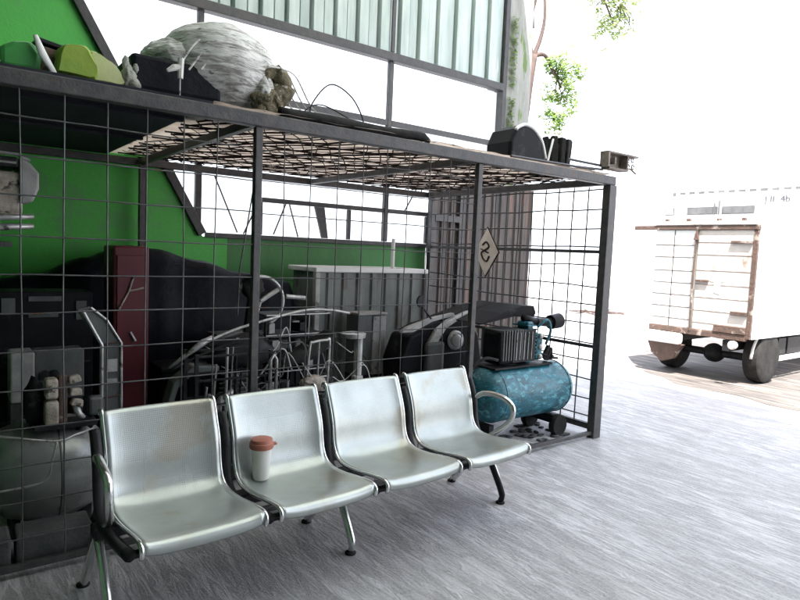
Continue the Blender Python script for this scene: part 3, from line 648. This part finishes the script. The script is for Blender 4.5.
# scooter
mc = thing('motor_scooter', 'black motor scooter with silver leg shield strips and round headlight inside the cage', 'scooter', (-.8,1.0,0))
def side_loft(name, poly, y0, y1, m, bev=.03):
    return MB().prism(poly, 1, y0, y1).build(name, m, mc, bevel=bev, seg=3)
side_loft('body', [(-1.36,.22),(-1.38,.60),(-1.30,.80),(-1.10,.88),(-.85,.93),(-.62,.92),(-.50,.78),(-.42,.45),(-.55,.26),(-.9,.22)], .92, 1.20, 'plasticblack')
side_loft('seat', [(-.95,.93),(-.62,1.02),(-.30,1.07),(-.12,1.05),(-.10,.97),(-.35,.93),(-.62,.925)], .94, 1.16, 'rubber', .025)
MB().prism([(-1.42,.84),(-1.36,.885),(-1.1,.955),(-.86,.99),(-.84,.965),(-1.1,.92),(-1.30,.84)], 1, .875, .92).build('silver_strip', 'dirtywhite', mc, bevel=.006)
MB().prism([(-1.14,.72),(-1.06,.84),(-.92,.93),(-.70,1.0),(-.60,1.01),(-.62,.975),(-.80,.93),(-.94,.86),(-1.02,.76),(-1.06,.68)], 1, .87, .918).build('silver_strip', 'silver', mc, bevel=.006)
MB().lathe([(.085,0),(.085,.02),(.07,.035)], (-.80,.92,.745), (-.15,-1,.05), 28).build('headlight', 'silver', mc, smooth=40)
MB().lathe([(.058,0),(.05,.02),(.02,.032)], (-.806,.885,.747), (-.15,-1,.05), 24).build('headlight_lens', 'lens', mc, smooth=0)
MB().box((-1.06,.885,.62),(.19,.07,.26)).build('side_box', 'greymetal', mc, bevel=.025)
MB().tube([(-1.13,.86,.95),(-1.25,.84,1.06)], .008).lathe([(.05,0),(.045,.012)], (-1.27,.84,1.10), (.2,-1,0), 18).build('mirror', 'black', mc)
for x in (-1.25,-.35):
    MB().lathe([(.17,-.05),(.235,-.05),(.25,0),(.235,.05),(.17,.05)], (x,1.06,.25), (0,1,0), 32).build('tyre', 'rubber', mc, smooth=40)
    MB().lathe([(.02,-.055),(.165,-.035),(.165,.035),(.02,.055)], (x,1.06,.25), (0,1,0), 24).build('rim', 'silver', mc, smooth=40)
# compressor
cp = thing('air_compressor', 'teal horizontal air compressor with black motor beside the right mesh', 'compressor', (-.55,.36,0))
prof = [(.02,-.53),(.10,-.52),(.17,-.49),(.21,-.44),(.225,-.38),(.225,.36),(.21,.42),(.17,.47),(.09,.50),(.02,.505)]
MB().lathe(prof, (-.57,.34,.40), (1,0,0), 48).build('tank', 'teal', cp, smooth=0)
for x in (-.98,-.22): MB().lathe([(.2262,-.006),(.2275,0),(.2262,.006)], (x+.03,.34,.40), (1,0,0), 48).build('weld_band', 'teal', cp, smooth=0)
MB().b2((-1.0,.22,.612),(-.32,.46,.628)).build('platform', 'black', cp, bevel=.004)
MB().box((-.80,.34,.78),(.28,.22,.28)).build('motor', 'plasticblack', cp, bevel=.04, seg=3)
q = MB()
for k in range(9): q.box((-.92+.03*k,.34,.80),(.012,.25,.24))
q.build('cooling_fins', 'greymetal', cp, bevel=.003)
MB().box((-.55,.34,.80),(.07,.12,.34)).build('pump_cylinder', 'teal', cp, bevel=.012)
q = MB()
for k in range(9): q.box((-.55,.34,.70+.03*k),(.11,.17,.010))
q.build('pump_fins', 'teal', cp)
MB().box((-.44,.33,.76),(.08,.13,.22)).build('pump_head', 'teal', cp, bevel=.02)
for z in (.68,.76,.85): MB().blob((-.44,.26,z),(.024,.02,.024),.1,2,3).build('valve_cap', 'silver', cp, smooth=0)
MB().tube([(-.42,.34,.96),(-.30,.34,.95),(-.24,.34,.95),(-.235,.34,.95),(-.12,.34,.96)], [.035,.035,.035,.062,.065], 20).build('air_filter', 'black', cp, smooth=50)
MB().tube([(-.58,.34,1.0),(-.42,.34,.965)], .028, 12).build('intake_pipe', 'black', cp, smooth=0)
for k in range(5): MB().tube([(-.78+.045*k,.215,.68),(-.78+.045*k,.212,.90)], .004).build('guard_wire', 'silver', cp)
MB().box((-.68,.222,.79),(.26,.006,.26)).build('guard_plate', 'black', cp, bevel=.002)
MB().tube(smoothpts([(-.50,.25,.93),(-.42,.22,.99),(-.37,.22,.90),(-.40,.24,.78)],5), .011).build('copper_pipe', 'teal', cp, smooth=0)
MB().tube(smoothpts([(-.40,.30,.70),(-.34,.26,.68),(-.30,.26,.74),(-.26,.28,.66),(-.16,.3,.64)],5), .011).build('copper_pipe', 'black', cp, smooth=0)
MB().prism([(-.34,.66),(-.28,.76),(-.25,.70),(-.18,.64),(-.30,.63)], 1, .30, .33).build('guard', 'black', cp)
for (x, y) in ((-.24,.19),(-.24,.50)):
    MB().lathe([(.03,-.025),(.085,-.028),(.092,0),(.085,.028),(.03,.025)], (x,y,.093), (0,1,0), 24).build('wheel', 'rubber', cp, smooth=40)
MB().b2((-.27,.20,.10),(-.21,.50,.17)).build('axle_bracket', 'black', cp)
MB().b2((-1.0,.25,0),(-.95,.45,.17)).build('foot', 'black', cp)
MB().tube(smoothpts([(-1.0,.2,.70),(-1.15,.2,.72),(-1.25,.25,.60),(-1.2,.3,.4)],5), .012).build('hose', 'rubber', cp, smooth=0)
# black flat cover above
o = MB().prism([(-.98,.955),(-.75,1.035),(-.50,1.09),(-.36,1.085),(-.33,1.02),(-.36,.985),(-.60,1.0),(-.98,.945)], 1, .42, .72).build('black_cover', 'plasticblack', bevel=.012)
tag(o, 'angular black plastic cover resting over the compressor motor', 'cover')
o = MB().tube([(-2.56,1.5,.95),(-2.55,1.5,1.3),(-2.44,1.5,2.02)], .006, 6).build('thin_rod', 'wire'); tag(o, 'thin rod leaning up in front of the window left of centre', 'rod')
# sign on the side mesh
sg = thing('diamond_sign', 'tan diamond shaped sign with a dark curling mark on the side mesh', 'sign', (-.02,1.37,1.53))
def sgp(u, z): return (u, z)
MB().prism([(1.37-.165,1.53),(1.37,1.53-.235),(1.37+.165,1.53),(1.37,1.53+.235)], 0, -.024, -.016).build('plate', 'sign', sg, bevel=.001)
MB().prism([(1.37-.18,1.53),(1.37,1.53-.255),(1.37+.18,1.53),(1.37,1.53+.255)], 0, -.0155, -.011).build('border', 'seam', sg)
MB().tube(smoothpts([(-.028,1.42,1.60),(-.028,1.37,1.63),(-.028,1.33,1.585),(-.028,1.38,1.55),(-.028,1.43,1.52),(-.028,1.40,1.46),(-.028,1.35,1.44),(-.028,1.32,1.49)],5), .009, 6).tube([(-.028,1.44,1.56),(-.028,1.33,1.52)], .006, 6).build('mark', 'seam', sg, smooth=0)
# oily rubble on the floor at the right
q = MB()
for k in range(60):
    q.blob((-.95+.85*random.random(),.06+.5*random.random(),.008),(.02+.03*random.random(),.02+.02*random.random(),.012),.4,2,1,False,k)
o = q.build('floor_rubble', 'block', smooth=0); o['kind'] = 'stuff'; o['label'] = 'loose gravel and grime under the compressor'
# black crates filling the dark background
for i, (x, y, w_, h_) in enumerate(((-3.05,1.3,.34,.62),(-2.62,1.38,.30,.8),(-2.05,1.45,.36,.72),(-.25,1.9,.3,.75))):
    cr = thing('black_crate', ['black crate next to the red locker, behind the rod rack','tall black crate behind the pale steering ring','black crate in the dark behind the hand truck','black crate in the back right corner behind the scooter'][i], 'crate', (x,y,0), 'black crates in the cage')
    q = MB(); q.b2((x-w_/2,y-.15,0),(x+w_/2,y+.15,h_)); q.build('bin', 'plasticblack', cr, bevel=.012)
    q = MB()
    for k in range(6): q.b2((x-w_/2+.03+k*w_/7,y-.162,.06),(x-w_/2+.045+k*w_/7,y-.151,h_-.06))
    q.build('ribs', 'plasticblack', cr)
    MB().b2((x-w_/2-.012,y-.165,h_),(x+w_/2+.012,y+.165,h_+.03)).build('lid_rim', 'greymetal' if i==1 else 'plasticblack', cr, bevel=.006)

# ------------------------------------------------------------------ waiting bench
B = thing('waiting_bench', 'four seat pale steel waiting bench on black beam in front of the cage', 'bench', (-3.86,-.88,0), rotz=R(2.3), local=True)
prof = [(.0,.385),(-.006,.405),(.0,.424),(.02,.434),(.06,.434),(.14,.425),(.24,.412),(.33,.408),(.39,.418),(.43,.445),(.452,.485),(.462,.53),(.47,.58),(.487,.64),(.512,.70),(.532,.745),(.545,.775),(.559,.787),(.573,.781),(.577,.765)]
pp2 = smoothpts([(0,a,b) for a,b in prof],3)
def seat_mesh(s0, w):
    """perforated sheet shell: one continuous bent sheet"""
    q = MB(); n = 24
    for p in pp2:
        for i in range(n+1):
            u = -1+2*i/n
            # slight dish, edges curl up
            e = abs(u)**6*.012; c = -(1-u*u)*.008
            t = min(1, max(0, (p.z-.42)/.06)); dz = (e+c)*(1-t); dy = -(e+c)*t
            q.v.append((s0+w/2+u*w/2, p.y+dy, p.z+dz))
    for j in range(len(pp2)-1):
        for i in range(n): a = j*(n+1)+i; q.f.append((a,a+1,a+n+2,a+n+1))
    return q
def perforated():
    m = M['steel'].copy(); m.name = 'perforated_steel'; nt = m.node_tree; N = nt.nodes; L = nt.links
    tc = N.new('ShaderNodeTexCoord'); mp = N.new('ShaderNodeMapping'); mp.inputs['Scale'].default_value = (1,1.15,1.15)
    sp = N.new('ShaderNodeUVMap'); sp.uv_map = 'UVMap'
    # hex-like dots from two sine fields in uv (metres)
    sx = N.new('ShaderNodeSeparateXYZ'); L.new(sp.outputs[0], sx.inputs[0])
    def m2(op, a, b=None):
        x = N.new('ShaderNodeMath'); x.operation = op
        for k, v in enumerate((a,b)):
            if v is None: continue
            if isinstance(v, (int,float)): x.inputs[k].default_value = v
            else: L.new(v, x.inputs[k])
        return x.outputs[0]
    P = 2*math.pi/.0085
    f = m2('ADD', m2('COSINE', m2('MULTIPLY', sx.outputs[0], P)), m2('COSINE', m2('MULTIPLY', sx.outputs[1], P)))
    hole = m2('GREATER_THAN', f, 1.45)
    ex = N.new('ShaderNodeUVMap'); ex.uv_map = 'Edge'; se = N.new('ShaderNodeSeparateXYZ'); L.new(ex.outputs[0], se.inputs[0])
    hole = m2('MULTIPLY', hole, m2('LESS_THAN', se.outputs[0], .5))
    out = N['Material Output']; src = out.inputs['Surface'].links[0].from_socket
    t = N.new('ShaderNodeBsdfTransparent'); x = N.new('ShaderNodeMixShader')
    L.new(hole, x.inputs[0]); L.new(src, x.inputs[1]); L.new(t.outputs[0], x.inputs[2]); L.new(x.outputs[0], out.inputs['Surface'])
    return m
M['perf'] = perforated()
SW = .47; starts = (0,.545,1.09,1.635)
seat0 = None
for si, s0 in enumerate(starts):
    q = seat_mesh(s0, SW); o = q.build('seat', 'perf', B, smooth=0)
    me = o.data; uv = me.uv_layers.new(name='UVMap'); ed = me.uv_layers.new(name='Edge')
    n = 25; acc = [0]
    for j in range(1,len(pp2)): acc.append(acc[-1]+(pp2[j]-pp2[j-1]).length)
    for lp in me.loops:
        j, i = divmod(lp.vertex_index, n); uv.data[lp.index].uv = (SW*i/24, acc[j])
        edge = 1 if (i <= 1 or i >= 23 or j <= 10 or j >= len(pp2)-9) else 0
        ed.data[lp.index].uv = (edge, 0)
    sd = o.modifiers.new('thick','SOLIDIFY'); sd.thickness = .0025
    for sx in (s0-.004, s0+SW+.004):
        pts = [(sx, p.y-.0, p.z+.002) for p in pp2]
        q = MB().tube(pts, .0095, 8); q.build('edge_tube', 'chrome', o, smooth=0)
    for sx in (s0+.07, s0+SW-.07):
        q = MB().tube([(sx,.12,.395),(sx,.30,.375),(sx,.36,.385)], .010, 8); q.build('support_rib', 'black', o, smooth=0)
MB().b2((-.07,.37,.315),(2.17,.45,.365)).build('beam', 'black', B, bevel=.006)
MB().b2((-.02,.04,.372),(2.13,.075,.392)).build('front_rail', 'black', B, bevel=.004)
for s0 in (-.035,.507,1.052,1.597,2.14):
    q = MB().tube(smoothpts([(s0,.03,.395),(s0,.20,.372),(s0,.36,.367),(s0,.43,.40),(s0,.462,.48),(s0,.475,.58),(s0,.50,.66),(s0,.53,.72)],4), .023, 8, flat=1.0)
    q.build('seat_bracket', 'black', B, smooth=0)
for s0 in (-.05,1.062,2.165):
    # black arched front leg with chrome face, rear leg chrome
    q = MB().tube(smoothpts([(s0,.43,.33),(s0,.36,.27),(s0,.27,.14),(s0,.225,.055),(s0,.235,.015)],5), [.022]*16+[.018]*5, 10, flat=.8); q.build('leg', 'black' if s0 > 2 else 'chrome', B, smooth=0)
    q = MB().tube(smoothpts([(s0,.41,.33),(s0,.47,.26),(s0,.57,.12),(s0,.64,.03),(s0,.66,.015)],5), [.022]*16+[.018]*5, 10, flat=.8); q.build('leg', 'chrome', B, smooth=0)
    for y in (.235,.66): MB().lathe([(.026,0),(.028,.008),(.018,.016)], (s0,y,0), n=16).build('foot_pad', 'rubber', B, smooth=40)
MB().tube(smoothpts([(2.19,.43,.33),(2.195,.36,.26),(2.20,.28,.13),(2.20,.245,.02)],5), .006, 6).build('leg_trim', 'chrome', B, smooth=0)
for s0, d in ((-.035,-1),(2.145,1)):
    pts = smoothpts([(s0,.49,.60),(s0+.02*d,.40,.645),(s0+.03*d,.28,.645),(s0+.03*d,.20,.615),(s0+.03*d,.185,.555),(s0+.02*d,.22,.49),(s0,.30,.42),(s0,.36,.375)],5)
    MB().tube(pts, .017, 10, flat=1.0).build('armrest', 'chrome', B, smooth=0)

# cup
cu = thing('paper_cup', 'white paper cup with a red lid standing on the second seat', 'cup', (-3.23,-.46,.418), local=True)
cu.scale = (1.15,1.15,1.15)
MB().lathe([(.030,0),(.032,.004),(.040,.12),(.041,.13),(.038,.13)], (0,0,0), n=32).build('cup_body', 'cup', cu, smooth=40)
MB().lathe([(.047,.128),(.049,.134),(.048,.15),(.045,.152),(.043,.165),(.028,.170)], (0,0,0), n=32).build('lid', 'cupred', cu, smooth=40)
MB().box((.045,-.01,.14),(.03,.018,.01)).build('lid_tab', 'cupred', cu, bevel=.002)

# ------------------------------------------------------------------ box truck on the right
TX, Y0, Y1 = 3.50, .31, 1.66
t = thing('box_truck', 'white box truck with rusty rear doors parked past the cage', 'truck', (TX+1.5,1.0,0))
Z0, Z1 = .60, 2.02
MB().b2((TX+.03,Y0,Z0),(TX+3.0,Y1,Z1)).build('cargo_box', 'white', t, bevel=.015)
q = MB()
for z in (.80,1.02,1.24,1.46,1.68,1.86):
    q.b2((TX+.03,Y0-.006,z-.004),(TX+3.0,Y0-.001,z+.004))
MB().b2((TX+.02,Y0-.02,Z1-.05),(TX+3.0,Y0-.001,Z1+.01)).b2((TX+.02,Y0-.02,Z0),(TX+3.0,Y0-.001,Z0+.05)).build('side_trim', 'white', t, bevel=.004)
YS = 1.06
ld = MB().b2((TX+.0,YS+.02,Z0+.05),(TX+.028,Y1-.03,Z1-.08)).build('rear_door', 'white', t, bevel=.004, label='white left rear door leaf with thin dark grid seams')
rd = MB().b2((TX+.0,Y0+.05,Z0+.05),(TX+.028,YS-.02,Z1-.08)).build('rear_door', 'rustdoor', t, bevel=.004, label='stained cream right rear door leaf')
q = MB()
for z in (.76,.92,1.08,1.24,1.40,1.58,1.74): q.b2((TX-.004,YS+.02,z-.004),(TX-.0005,Y1-.03,z+.004))
q.b2((TX-.006,1.36,Z0+.05),(TX-.001,1.368,Z1-.08)); q.build('door_seam', 'seam', ld)
q = MB()
for z in (.74,.90,1.07,1.24,1.42,1.62,1.78): q.b2((TX-.003,Y0+.05,z-.003),(TX-.0005,YS-.02,z+.003))
q.build('door_seam', 'rust', rd)
q = MB().tube([(TX-.015,YS,Z0+.02),(TX-.018,YS+.01,1.2),(TX-.015,YS,Z1-.06)], .014, 8); q.box((TX-.02,YS,Z1-.16),(.03,.07,.10),top=(1,.2)); q.build('lock_rod', 'rust', t)
for (a,b,z,h) in ((.36,.62,1.77,.035),(.86,1.03,1.27,.03),(.36,.56,.88,.05)):
    MB().b2((TX-.03,a,z),(TX-.005,b,z+h)).build('latch', 'rust', rd, bevel=.006)
MB().prism([(.66,1.33),(.70,1.34),(.86,1.325),(.85,1.285),(.80,1.28),(.79,1.14),(.72,1.12),(.71,1.275),(.67,1.29)],0,TX-.004,TX-.0005).build('teal_patch', 'tealfade', rd)
MB().b2((TX-.02,Y0-.01,Z1-.078),(TX+.03,Y1+.30,Z1-.02)).build('top_rail', 'rust', t, bevel=.006)
MB().b2((TX-.03,Y0+.02,Z1-.018),(TX+.06,Y1+.0,Z1+.03)).build('roof_rack', 'rustdoor', t, bevel=.01)
for y in (.5,.8,1.2,1.5): MB().box((TX+.02,y,Z1+.05),(.05,.05,.04)).build('rack_clamp', 'rust', t, bevel=.004)
MB().b2((TX-.012,Y0-.004,Z0),(TX+.03,Y0+.048,Z1-.08)).build('corner_post', 'rust', t, bevel=.004)
MB().b2((TX-.02,Y0+.05,Z0-.03),(TX+.05,Y1-.02,Z0+.048)).build('rear_sill', 'rust', t, bevel=.006)
MB().b2((TX-.03,Y0+.05,Z0+.05),(TX-.002,.75,Z0+.14)).build('rust_patch', 'rust', t, bevel=.006)
MB().box((TX-.10,1.42,.50),(.10,.62,.15)).build('rear_bumper', 'white', t, bevel=.04, seg=3)
MB().lathe([(.02,-.05),(.05,-.05),(.055,0),(.04,.02)], (TX-.14,1.75,.52), (-1,0,0), 16).build('tail_lamp', 'rustdoor', t, smooth=40)
MB().lathe([(.02,-.05),(.05,-.05),(.055,0),(.04,.02)], (TX-.14,.45,.52), (-1,0,0), 16).build('tail_lamp', 'rustdoor', t, smooth=40)
MB().prism([(1.12,.42),(1.62,.42),(1.55,.26),(1.40,.16),(1.24,.22)], 0, TX-.06, TX+.04).build('mudflap', 'rust', t, bevel=.01)
for y in (.55,1.38): MB().b2((TX+.0,y,.42),(TX+4.6,y+.08,.56)).build('chassis_beam', 'black', t)
MB().tube([(TX+.58,.36,.30),(TX+.58,1.62,.30)], .05, 12).blob((TX+.58,1.0,.30),(.14,.14,.13),.05,1,3).build('rear_axle', 'black', t, smooth=40)
def wheel(x, y, out):
    w = MB().lathe([(.20,-.095),(.30,-.10),(.328,-.085),(.338,-.04),(.338,.04),(.328,.085),(.30,.10),(.20,.095)], (x,y,.338), (0,1,0), 40).build('wheel', 'rubber', t, smooth=35)
    MB().lathe([(.03,.02),(.06,.055),(.12,.03),(.15,.03),(.185,.07),(.195,.08),(.205,-.07),(.03,-.07)], (x,y,.338), (0,out,0), 30).build('rim', 'white', w, smooth=35)
    MB().lathe([(.045,.05),(.045,.075),(.03,.085)], (x,y,.338), (0,out,0), 16).build('hub', 'greymetal', w, smooth=35)
wheel(TX+.58,.40,-1); wheel(TX+.58,1.57,1); wheel(TX+3.75,.40,-1); wheel(TX+3.75,1.57,1)
MB().tube(arc((TX+.58,.37,.305),.36,5,175,18), .018, 8).build('wheel_arch', 'white', t, smooth=0)
MB().b2((TX+.98,.36,.34),(TX+1.22,.62,.56)).build('tool_box', 'black', t, bevel=.01)
MB().b2((TX+1.27,.36,.34),(TX+1.75,.62,.56)).build('tool_box', 'black', t, bevel=.01)
MB().b2((TX+.95,.335,.26),(TX+2.8,.355,.33)).build('side_guard', 'white', t, bevel=.006)
cab = MB().prism([(TX+3.05,.42),(TX+3.05,1.78),(TX+3.3,1.86),(TX+4.15,1.84),(TX+4.55,1.15),(TX+4.8,1.0),(TX+4.85,.42),(TX+4.1,.42),(TX+4.0,.62),(TX+3.5,.62),(TX+3.4,.42)], 1, Y0+.02, Y1-.02).build('cab', 'white', t, bevel=.03)
for y in (Y0+.016,Y1-.016): MB().prism([(TX+3.4,1.2),(TX+3.4,1.68),(TX+4.1,1.68),(TX+4.38,1.2)], 1, y-.004, y+.004).build('side_window', 'glass', cab)
MB().add([(TX+4.20,Y0+.12,1.78),(TX+4.20,Y1-.12,1.78),(TX+4.555,Y1-.12,1.165),(TX+4.555,Y0+.12,1.165),(TX+4.22,Y0+.12,1.79),(TX+4.22,Y1-.12,1.79),(TX+4.575,Y1-.12,1.175),(TX+4.575,Y0+.12,1.175)],[(0,1,2,3),(4,5,6,7),(0,1,5,4),(1,2,6,5),(2,3,7,6),(3,0,4,7)]).build('windscreen', 'glass', cab)
for y in (.5,1.47): MB().lathe([(.09,0),(.085,.02),(.03,.03)], (TX+4.84,y,.72), (1,0,0), 20).build('headlight', 'lens', cab, smooth=40)

# ------------------------------------------------------------------ far building
fb = thing('white_warehouse', 'long white low building with grey window strips far behind the truck', 'building', (26,10,0))
q = MB(); q.b2((22,-30,0),(34,12.4,4.55)); q.build('wall', 'farwall', fb)
q = MB(); y = 12.4
q.b2((21.93,-30,4.46),(22.0,11.9,4.62)); q.build('roof_edge', 'fargrey', fb)
poly = [(11.7,4.40)]; y = 11.7
while y > -25: poly += [(y,4.62),(y-.12,4.62),(y-.12,4.50),(y-.42,4.50)]; y -= .42
poly += [(y,4.40)]
MB().prism(poly, 0, 21.88, 21.926).build('roof_edge_comb', 'farwall', fb)
for y0, y1 in ((12.2,11.8),(11.2,9.9),(9.7,8.4)):
    f = MB().b2((21.95,y1,3.62),(21.998,y0,3.95)).build('window', 'fargrey', fb)
    k = y1+.05
    while k < y0-.2: MB().b2((21.94,k,3.66),(21.948,min(k+.36,y0-.05),3.91)).build('pane', 'farwall' if (y0-y1)<.5 else 'fargrey', f); k += .42
MB().b2((21.9,9.78,3.6),(21.95,9.83,4.2)).b2((21.9,9.98,3.6),(21.95,10.02,4.1)).build('downpipe', 'fargrey', fb)
def textmesh(txt, size, loc, rot, m, parent, name):
    cu_ = bpy.data.curves.new(name, 'FONT'); cu_.body = txt; cu_.size = size; cu_.extrude = .01
    o = bpy.data.objects.new(name, cu_); COL.objects.link(o)
    bpy.context.view_layer.update()
    me = bpy.data.meshes.new_from_object(o.evaluated_get(bpy.context.evaluated_depsgraph_get()))
    bpy.data.objects.remove(o); me.materials.clear(); me.materials.append(M[m])
    o = bpy.data.objects.new(name, me); COL.objects.link(o); o.parent = parent
    o.location = Vector(loc)-Vector(parent.location); o.rotation_euler = rot; return o
textmesh('J II  4b', .36, (21.96,8.05,4.05), (R(90),0,R(-90)), 'fargrey', fb, 'wall_lettering')
q = MB()
for k in range(16):
    q.tube([(10+wob(.8),7.0+wob(.5),.03+.08*random.random()),(10+wob(.8),7.0+wob(.5),.05+.12*random.random())], .018, 5)
tag(q.build('branch_pile', 'bark'), 'low pile of broken brown branches on the bright yard behind the cage', 'branches')

# ------------------------------------------------------------------ tree behind the column
tr = thing('tree', 'slender forked tree with pale green leaves behind the column', 'tree', (5.15,5.5,0))
def limb(pts, r0, r1, name='branch', par=tr):
    p = smoothpts(pts,5); n = len(p); q = MB().tube(p, [r0+(r1-r0)*i/(n-1) for i in range(n)], 8)
    for i, v in enumerate(q.v): q.v[i] = tuple(Vector(v)+Vector((1,1,0))*.02*noise.noise(Vector(v)*3))
    return q.build(name, 'bark', par, smooth=0)
limb([(4.6,5.5,0),(4.62,5.5,2),(4.82,5.5,3.4),(5.00,5.5,4.9),(5.10,5.5,5.5)], .13, .09, 'trunk')
limb([(5.08,5.5,5.4),(5.02,5.6,6.0),(5.10,5.5,6.7),(5.2,5.4,8.0)], .06, .03)
limb([(5.10,5.5,5.45),(5.30,5.5,5.9),(5.38,5.5,6.4),(5.36,5.6,7.2)], .05, .02)
limb([(5.12,5.5,5.5),(5.40,5.45,5.55),(5.62,5.4,5.25),(5.9,5.4,5.0)], .05, .02)
limb([(5.25,5.5,8.2),(6.2,5.5,8.0),(7.0,5.5,7.4),(7.7,5.5,6.7)], .05, .015)
limb([(6.6,5.5,7.8),(7.4,5.4,7.9),(8.2,5.5,7.6)], .03, .012)
limb([(5.05,5.5,6.0),(4.9,5.4,6.3),(4.86,5.4,6.5)], .03, .02)
for (cx, cz, r_) in ((5.9,5.1,.7),(7.3,7.3,.8),(7.9,7.1,.7)):
    for k in range(9):
        a = wob(3.1); e = (cx+r_*.7*math.cos(a), 5.4+wob(.3), cz+r_*.7*math.sin(a))
        limb([(cx-.1,5.45,cz+.1), ((cx+e[0])/2+wob(.06),5.42,(cz+e[2])/2+wob(.06)), e], .014, .005, 'twig')
def leaves(clumps, n, size, m, name):
    q = MB()
    for (c, rad, k) in clumps:
        for _ in range(int(n*k)):
            d = Vector((random.gauss(0,1), random.gauss(0,1), random.gauss(0,1))); d = d.normalized()*(random.random()**.45)
            p = Vector(c)+Vector((d.x*rad[0], d.y*rad[1], d.z*rad[2]))
            if noise.noise(p*3.4+Vector((3,1,9))) < -.02: continue
            s_ = size*random.uniform(.6,1.3); a = Vector((wob(1),wob(1),wob(1))).normalized(); b = a.orthogonal().normalized()
            q.add([p-a*s_, p+b*s_*.45, p+a*s_, p-b*s_*.45], [(0,1,2,3)])
    return q.build(name, m, tr)
leaves([((5.95,5.4,5.05),(.50,.5,.85),1.3),((5.75,5.4,4.45),(.25,.4,.45),.6),((6.1,5.4,5.25),(.35,.4,.28),.5),((5.55,5.4,5.35),(.2,.3,.25),.3)], 1500, .05, 'leaf', 'crown')
leaves([((7.25,5.5,7.25),(.65,.5,.5),1.3),((7.8,5.5,7.0),(.55,.5,.55),1.1),((7.5,5.5,6.5),(.35,.4,.4),.7),((6.5,5.5,7.7),(.5,.5,.3),.6),((8.1,5.5,7.5),(.5,.5,.3),.5),((5.4,5.5,8.6),(1.0,1.0,.6),1.2)], 1300, .055, 'leafpale', 'crown')
leaves([((5.95,5.4,4.9),(.52,.5,.95),1.4)], 800, .05, 'leafpale', 'crown')

# vine on the column
q = MB()
for k in range(420):
    z = 2.9+1.5*random.random(); p = Vector((1.20+.10*random.random(), D-.05-.03*random.random(), z))
    if noise.noise(Vector((z*3,0,0))) < -.25: continue
    a = Vector((wob(1),wob(.4),wob(1))).normalized()*.022; b = a.orthogonal().normalized()*.012
    q.add([p-a,p+b,p+a,p-b],[(0,1,2,3)])
tag(q.build('wall_vine', 'leaf'), 'thin green vine climbing the edge of the grey column', 'vine')

# ------------------------------------------------------------------ light
W = bpy.data.worlds.new('World'); S.world = W; W.use_nodes = True
N = W.node_tree.nodes; L = W.node_tree.links
bg = N['Background']; sk = N.new('ShaderNodeTexSky'); sk.sky_type = 'NISHITA'; sk.sun_disc = False
EL, AZ = 66, 215
sk.sun_elevation = R(EL); sk.sun_rotation = R(AZ); sk.dust_density = 4; sk.air_density = 1.3; sk.ozone_density = 1
# bright thin cloud mixed into the sky
tc = N.new('ShaderNodeTexCoord'); nz = N.new('ShaderNodeTexNoise'); nz.inputs['Scale'].default_value = 1.6; nz.inputs['Detail'].default_value = 6
L.new(tc.outputs['Generated'], nz.inputs['Vector'])
mr = N.new('ShaderNodeMapRange'); mr.inputs[1].default_value = .3; mr.inputs[2].default_value = .7; mr.inputs[3].default_value = .55; mr.inputs[4].default_value = .9
L.new(nz.outputs['Fac'], mr.inputs[0])
mx = N.new('ShaderNodeMix'); mx.data_type = 'RGBA'; mx.inputs[7].default_value = (4.2,4.4,4.9,1)
L.new(mr.outputs[0], mx.inputs[0]); L.new(sk.outputs[0], mx.inputs[6]); L.new(mx.outputs[2], bg.inputs['Color'])
bg.inputs['Strength'].default_value = .12
sl = bpy.data.lights.new('sun', 'SUN'); sl.energy = 3.2; sl.angle = R(.5); sl.color = (1,.95,.87)
so = bpy.data.objects.new('sun', sl); COL.objects.link(so)
az = R(AZ); d = Vector((math.sin(az)*math.cos(R(EL)), math.cos(az)*math.cos(R(EL)), math.sin(R(EL))))
so.rotation_euler = d.to_track_quat('Z','Y').to_euler()

# ------------------------------------------------------------------ camera
yaw, pitch, roll = .924, .079, .042
cam = bpy.data.cameras.new('camera'); co = bpy.data.objects.new('camera', cam); COL.objects.link(co)
cy, sy = math.cos(yaw), math.sin(yaw)
f = Vector((cy,sy,0)); r = Vector((sy,-cy,0)); u = Vector((0,0,1))
f2 = f*math.cos(pitch)-u*math.sin(pitch); u2 = u*math.cos(pitch)+f*math.sin(pitch)
r3 = r*math.cos(roll)+u2*math.sin(roll); u3 = u2*math.cos(roll)-r*math.sin(roll)
m = Matrix((r3,u3,-f2)).transposed().to_4x4(); m.translation = Vector((-4.419,-3.054,1.5))
co.matrix_world = m
cam.sensor_width = 36; cam.lens = 613.6/800*36; cam.clip_end = 1000; cam.clip_start = .05
S.camera = co
for o in bpy.data.objects:
    if '_local' in o: del o['_local']
S.render.engine = 'CYCLES'
S.render.resolution_x, S.render.resolution_y = 1024, 768
vs = S.view_settings; vs.view_transform = 'Standard'; vs.look = 'None'; vs.exposure = 2.7; vs.gamma = 1; vs.use_curve_mapping = False
